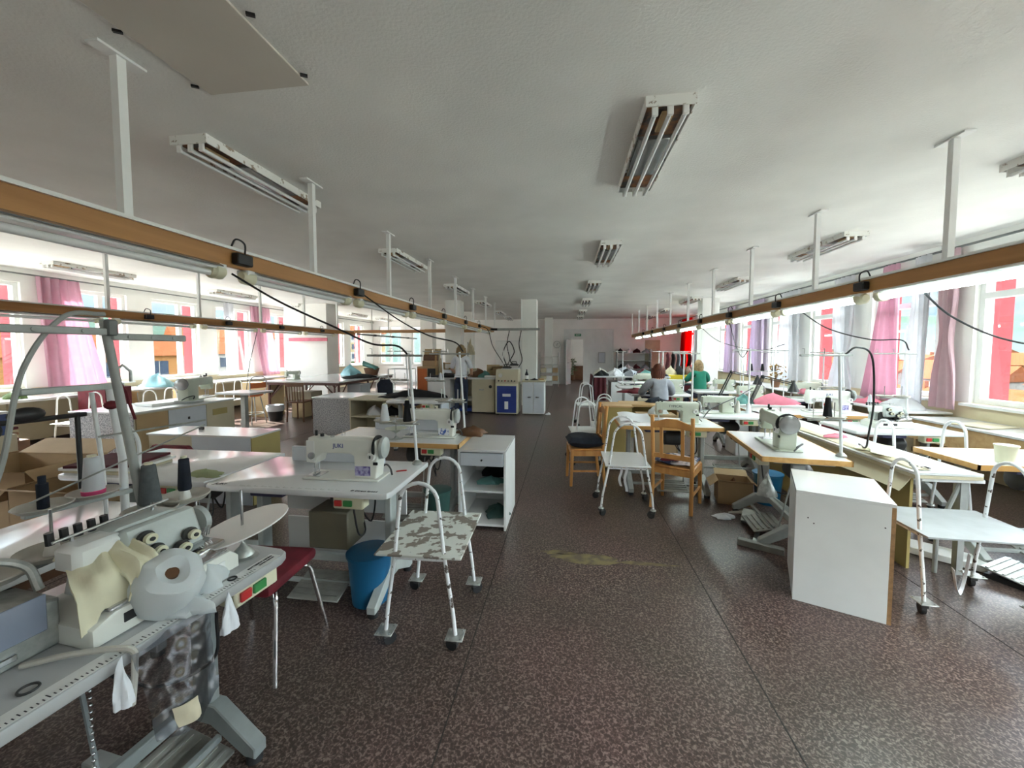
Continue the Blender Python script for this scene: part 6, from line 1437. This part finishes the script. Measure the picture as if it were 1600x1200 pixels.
def person(label, loc, rz, pose, shirt, trousers, hairm, hair):
    t = thing('person', label, 'person', loc, rz)
    J, B = pose
    body = skin('body', J, B, 'skin', t)
    hc = Vector(J['head'][0])
    e = MB()
    for s in (-1, 1): e.ball(hc + Vector((s * .03, .082, .015)), (.013, .010, .009), 8, 6)
    e.build('eye', 'white_plastic', t); 
    n = MB().box(hc + Vector((0, .10, -.015)), (.022, .03, .04), .007); n.build('nose', 'skin', t); MB().box(hc + Vector((0, .088, -.06)), (.045, .012, .012), .005).build('mouth', 'pink_cloth', t)
    for s in (-1, 1): MB().ball(hc + Vector((s * .085, -.005, -.005)), (.012, .02, .028), 8, 6).build('ear', 'skin', t)
    hm = MB(); hm.ball(hc + Vector((0, -.018, .022)), (.098, .105, .118), 20, 12)
    for k in range(9):
        a = PI + (k - 4) * .36; x, y = .082 * math.sin(a), .085 * math.cos(a) * 1.0
        hm.tube([hc + Vector((x, y, .05)), hc + Vector((x * 1.15, y * 1.1, -.05)), hc + Vector((x * 1.1, y * 1.05, -hair))], [.034, .036, .018], 8)
    hm.build('hair', hairm, t)
    def sub(keys, extra, nm, m):
        ks = [k for k in J if k in keys]; JJ = {k: (J[k][0], J[k][1] + extra, J[k][2] + extra) for k in ks}
        skin(nm, JJ, [(a, b) for a, b in B if a in ks and b in ks], m, t)
    sub(shirt[1], .020, 'shirt', shirt[0]); sub(trousers[1], .014, 'trousers', trousers[0])
    for s in ('L', 'R'):
        f = Vector(J['foot' + s][0]); g = Vector(J['toe' + s][0])
        MB().tube([f + Vector((0, -.04, -.02)), f + Vector((0, .02, -.015)), (f + g) / 2 + Vector((0, 0, -.012)), g + Vector((0, .01, -.01))], [.04, .045, .042, .034], 10).build('shoe', 'black', t)
        # five fingers, each its own short chain
        w0, w1 = Vector(J['wrist' + s][0]), Vector(J['hand' + s][0]); d = (w1 - w0).normalized(); side = d.cross(Vector((0, 0, 1))); side = side.normalized() if side.length > .1 else Vector((1, 0, 0))
        up = side.cross(d)
        for k in range(4):
            r = w1 + side * (k - 1.5) * .019 + d * .01; L = (.055, .068, .072, .06)[k]
            MB().tube([r, r + d * L * .5 - up * .004, r + d * L * .85 - up * .018, r + d * L - up * .035], [.0095, .009, .008, .006], 7).build('finger', 'skin', t)
        sg = 1 if s == 'L' else -1
        MB().tube([w0 + d * .03, w0 + d * .05 + side * sg * .04, w0 + d * .085 + side * sg * .05], [.012, .011, .008], 7).build('thumb', 'skin', t)
    return t
def standing():
    J = dict(pelvis=((0, 0, .93), .15, .11), waist=((0, .0, 1.07), .125, .095), hem=((0, 0, 1.0), .135, .10), chest=((0, .02, 1.26), .145, .105), neck0=((0, .02, 1.42), .07, .06), neck=((0, .03, 1.48), .048, .048), head=((0, .04, 1.60), .085, .10), crown=((0, .04, 1.68), .06, .07))
    B = [('pelvis', 'hem'), ('hem', 'waist'), ('waist', 'chest'), ('chest', 'neck0'), ('neck0', 'neck'), ('neck', 'head'), ('head', 'crown')]
    for s, n in ((-1, 'L'), (1, 'R')):
        J.update({'sh' + n: ((s * .17, .02, 1.38), .055, .055), 'elbow' + n: ((s * .25, .06, 1.13), .042, .042), 'wrist' + n: ((s * .20, .27, 1.02), .028, .03), 'hand' + n: ((s * .18, .34, 1.01), .036, .02),
                  'hip' + n: ((s * .09, 0, .86), .088, .09), 'knee' + n: ((s * .10, .015, .49), .056, .058), 'foot' + n: ((s * .105, -.01, .075), .036, .04), 'toe' + n: ((s * .115, .12, .045), .036, .026)})
        B += [('neck0', 'sh' + n), ('sh' + n, 'elbow' + n), ('elbow' + n, 'wrist' + n), ('wrist' + n, 'hand' + n), ('pelvis', 'hip' + n), ('hip' + n, 'knee' + n), ('knee' + n, 'foot' + n), ('foot' + n, 'toe' + n)]
    return J, B
def seated(tw=0.):
    J = dict(pelvis=((0, 0, .56), .16, .12), waist=((0, .02, .70), .14, .10), chest=((0, .06, .90), .16, .115), neck0=((0, .09, 1.06), .075, .06), neck=((0, .11, 1.12), .05, .05), head=((0, .14, 1.23), .085, .10), crown=((0, .15, 1.31), .06, .07))
    B = [('pelvis', 'waist'), ('waist', 'chest'), ('chest', 'neck0'), ('neck0', 'neck'), ('neck', 'head'), ('head', 'crown')]
    for s, n in ((-1, 'L'), (1, 'R')):
        J.update({'sh' + n: ((s * .18, .08, 1.01), .06, .06), 'elbow' + n: ((s * .28, .20, .83), .046, .046), 'wrist' + n: ((s * .16, .42, .835), .03, .03), 'hand' + n: ((s * .13, .49, .83), .036, .02),
                  'hip' + n: ((s * .10, .06, .55), .09, .085), 'knee' + n: ((s * .13, .44, .52), .062, .062), 'foot' + n: ((s * .13, .40, .075), .038, .04), 'toe' + n: ((s * .14, .53, .045), .036, .026)})
        B += [('neck0', 'sh' + n), ('sh' + n, 'elbow' + n), ('elbow' + n, 'wrist' + n), ('wrist' + n, 'hand' + n), ('pelvis', 'hip' + n), ('hip' + n, 'knee' + n), ('knee' + n, 'foot' + n), ('foot' + n, 'toe' + n)]
    return J, B
LEGS = ('pelvis', 'hipL', 'hipR', 'kneeL', 'kneeR', 'footL', 'footR')
SH = ('pelvis', 'waist', 'chest', 'neck0', 'shL', 'shR', 'elbowL', 'elbowR')
LS_ = SH + ('wristL', 'wristR')
person('person in a white shirt and dark jeans standing with back turned', (-2.55, 9.42, 0), .0, standing(), ('shirt_white', ('hem', 'waist', 'chest', 'neck0', 'shL', 'shR', 'elbowL', 'elbowR')), ('jeans', LEGS + ('hem', 'waist')), 'hair_blonde', .20)
person('person with red hair and a grey sweater sewing, seen from behind', (1.62, 7.18, 0), .05, seated(), ('sweater', LS_), ('jeans', LEGS + ('waist',)), 'hair_red', .14)
person('person with long fair hair and a green top bent over the far right table', (3.2, 10.05, 0), .15, seated(), ('green_top', SH), ('jeans', LEGS + ('waist',)), 'hair_blonde', .26)
def stool():
    t = thing('work_chair', '', 'chair')
    MB().box((0, 0, .41), (.40, .40, .03), .012).build('seat', 'plank', t); 
    for sx in (-1, 1):
        for sy in (-1, 1): MB().cyl((sx * .18, sy * .18, 0), (sx * .16, sy * .16, .40), .014, n=8).build('leg', 'stand_grey', t)
    return t
inst('stool', stool, 'low chair under the red haired person', (1.62, 7.19, 0), 0); inst('stool', None, 'low chair under the person in the green top', (3.2, 10.06, 0), 0)

# drop the prototypes' empty labels check
for o in bpy.data.objects:
    if o.get('label') == '': del o['label']
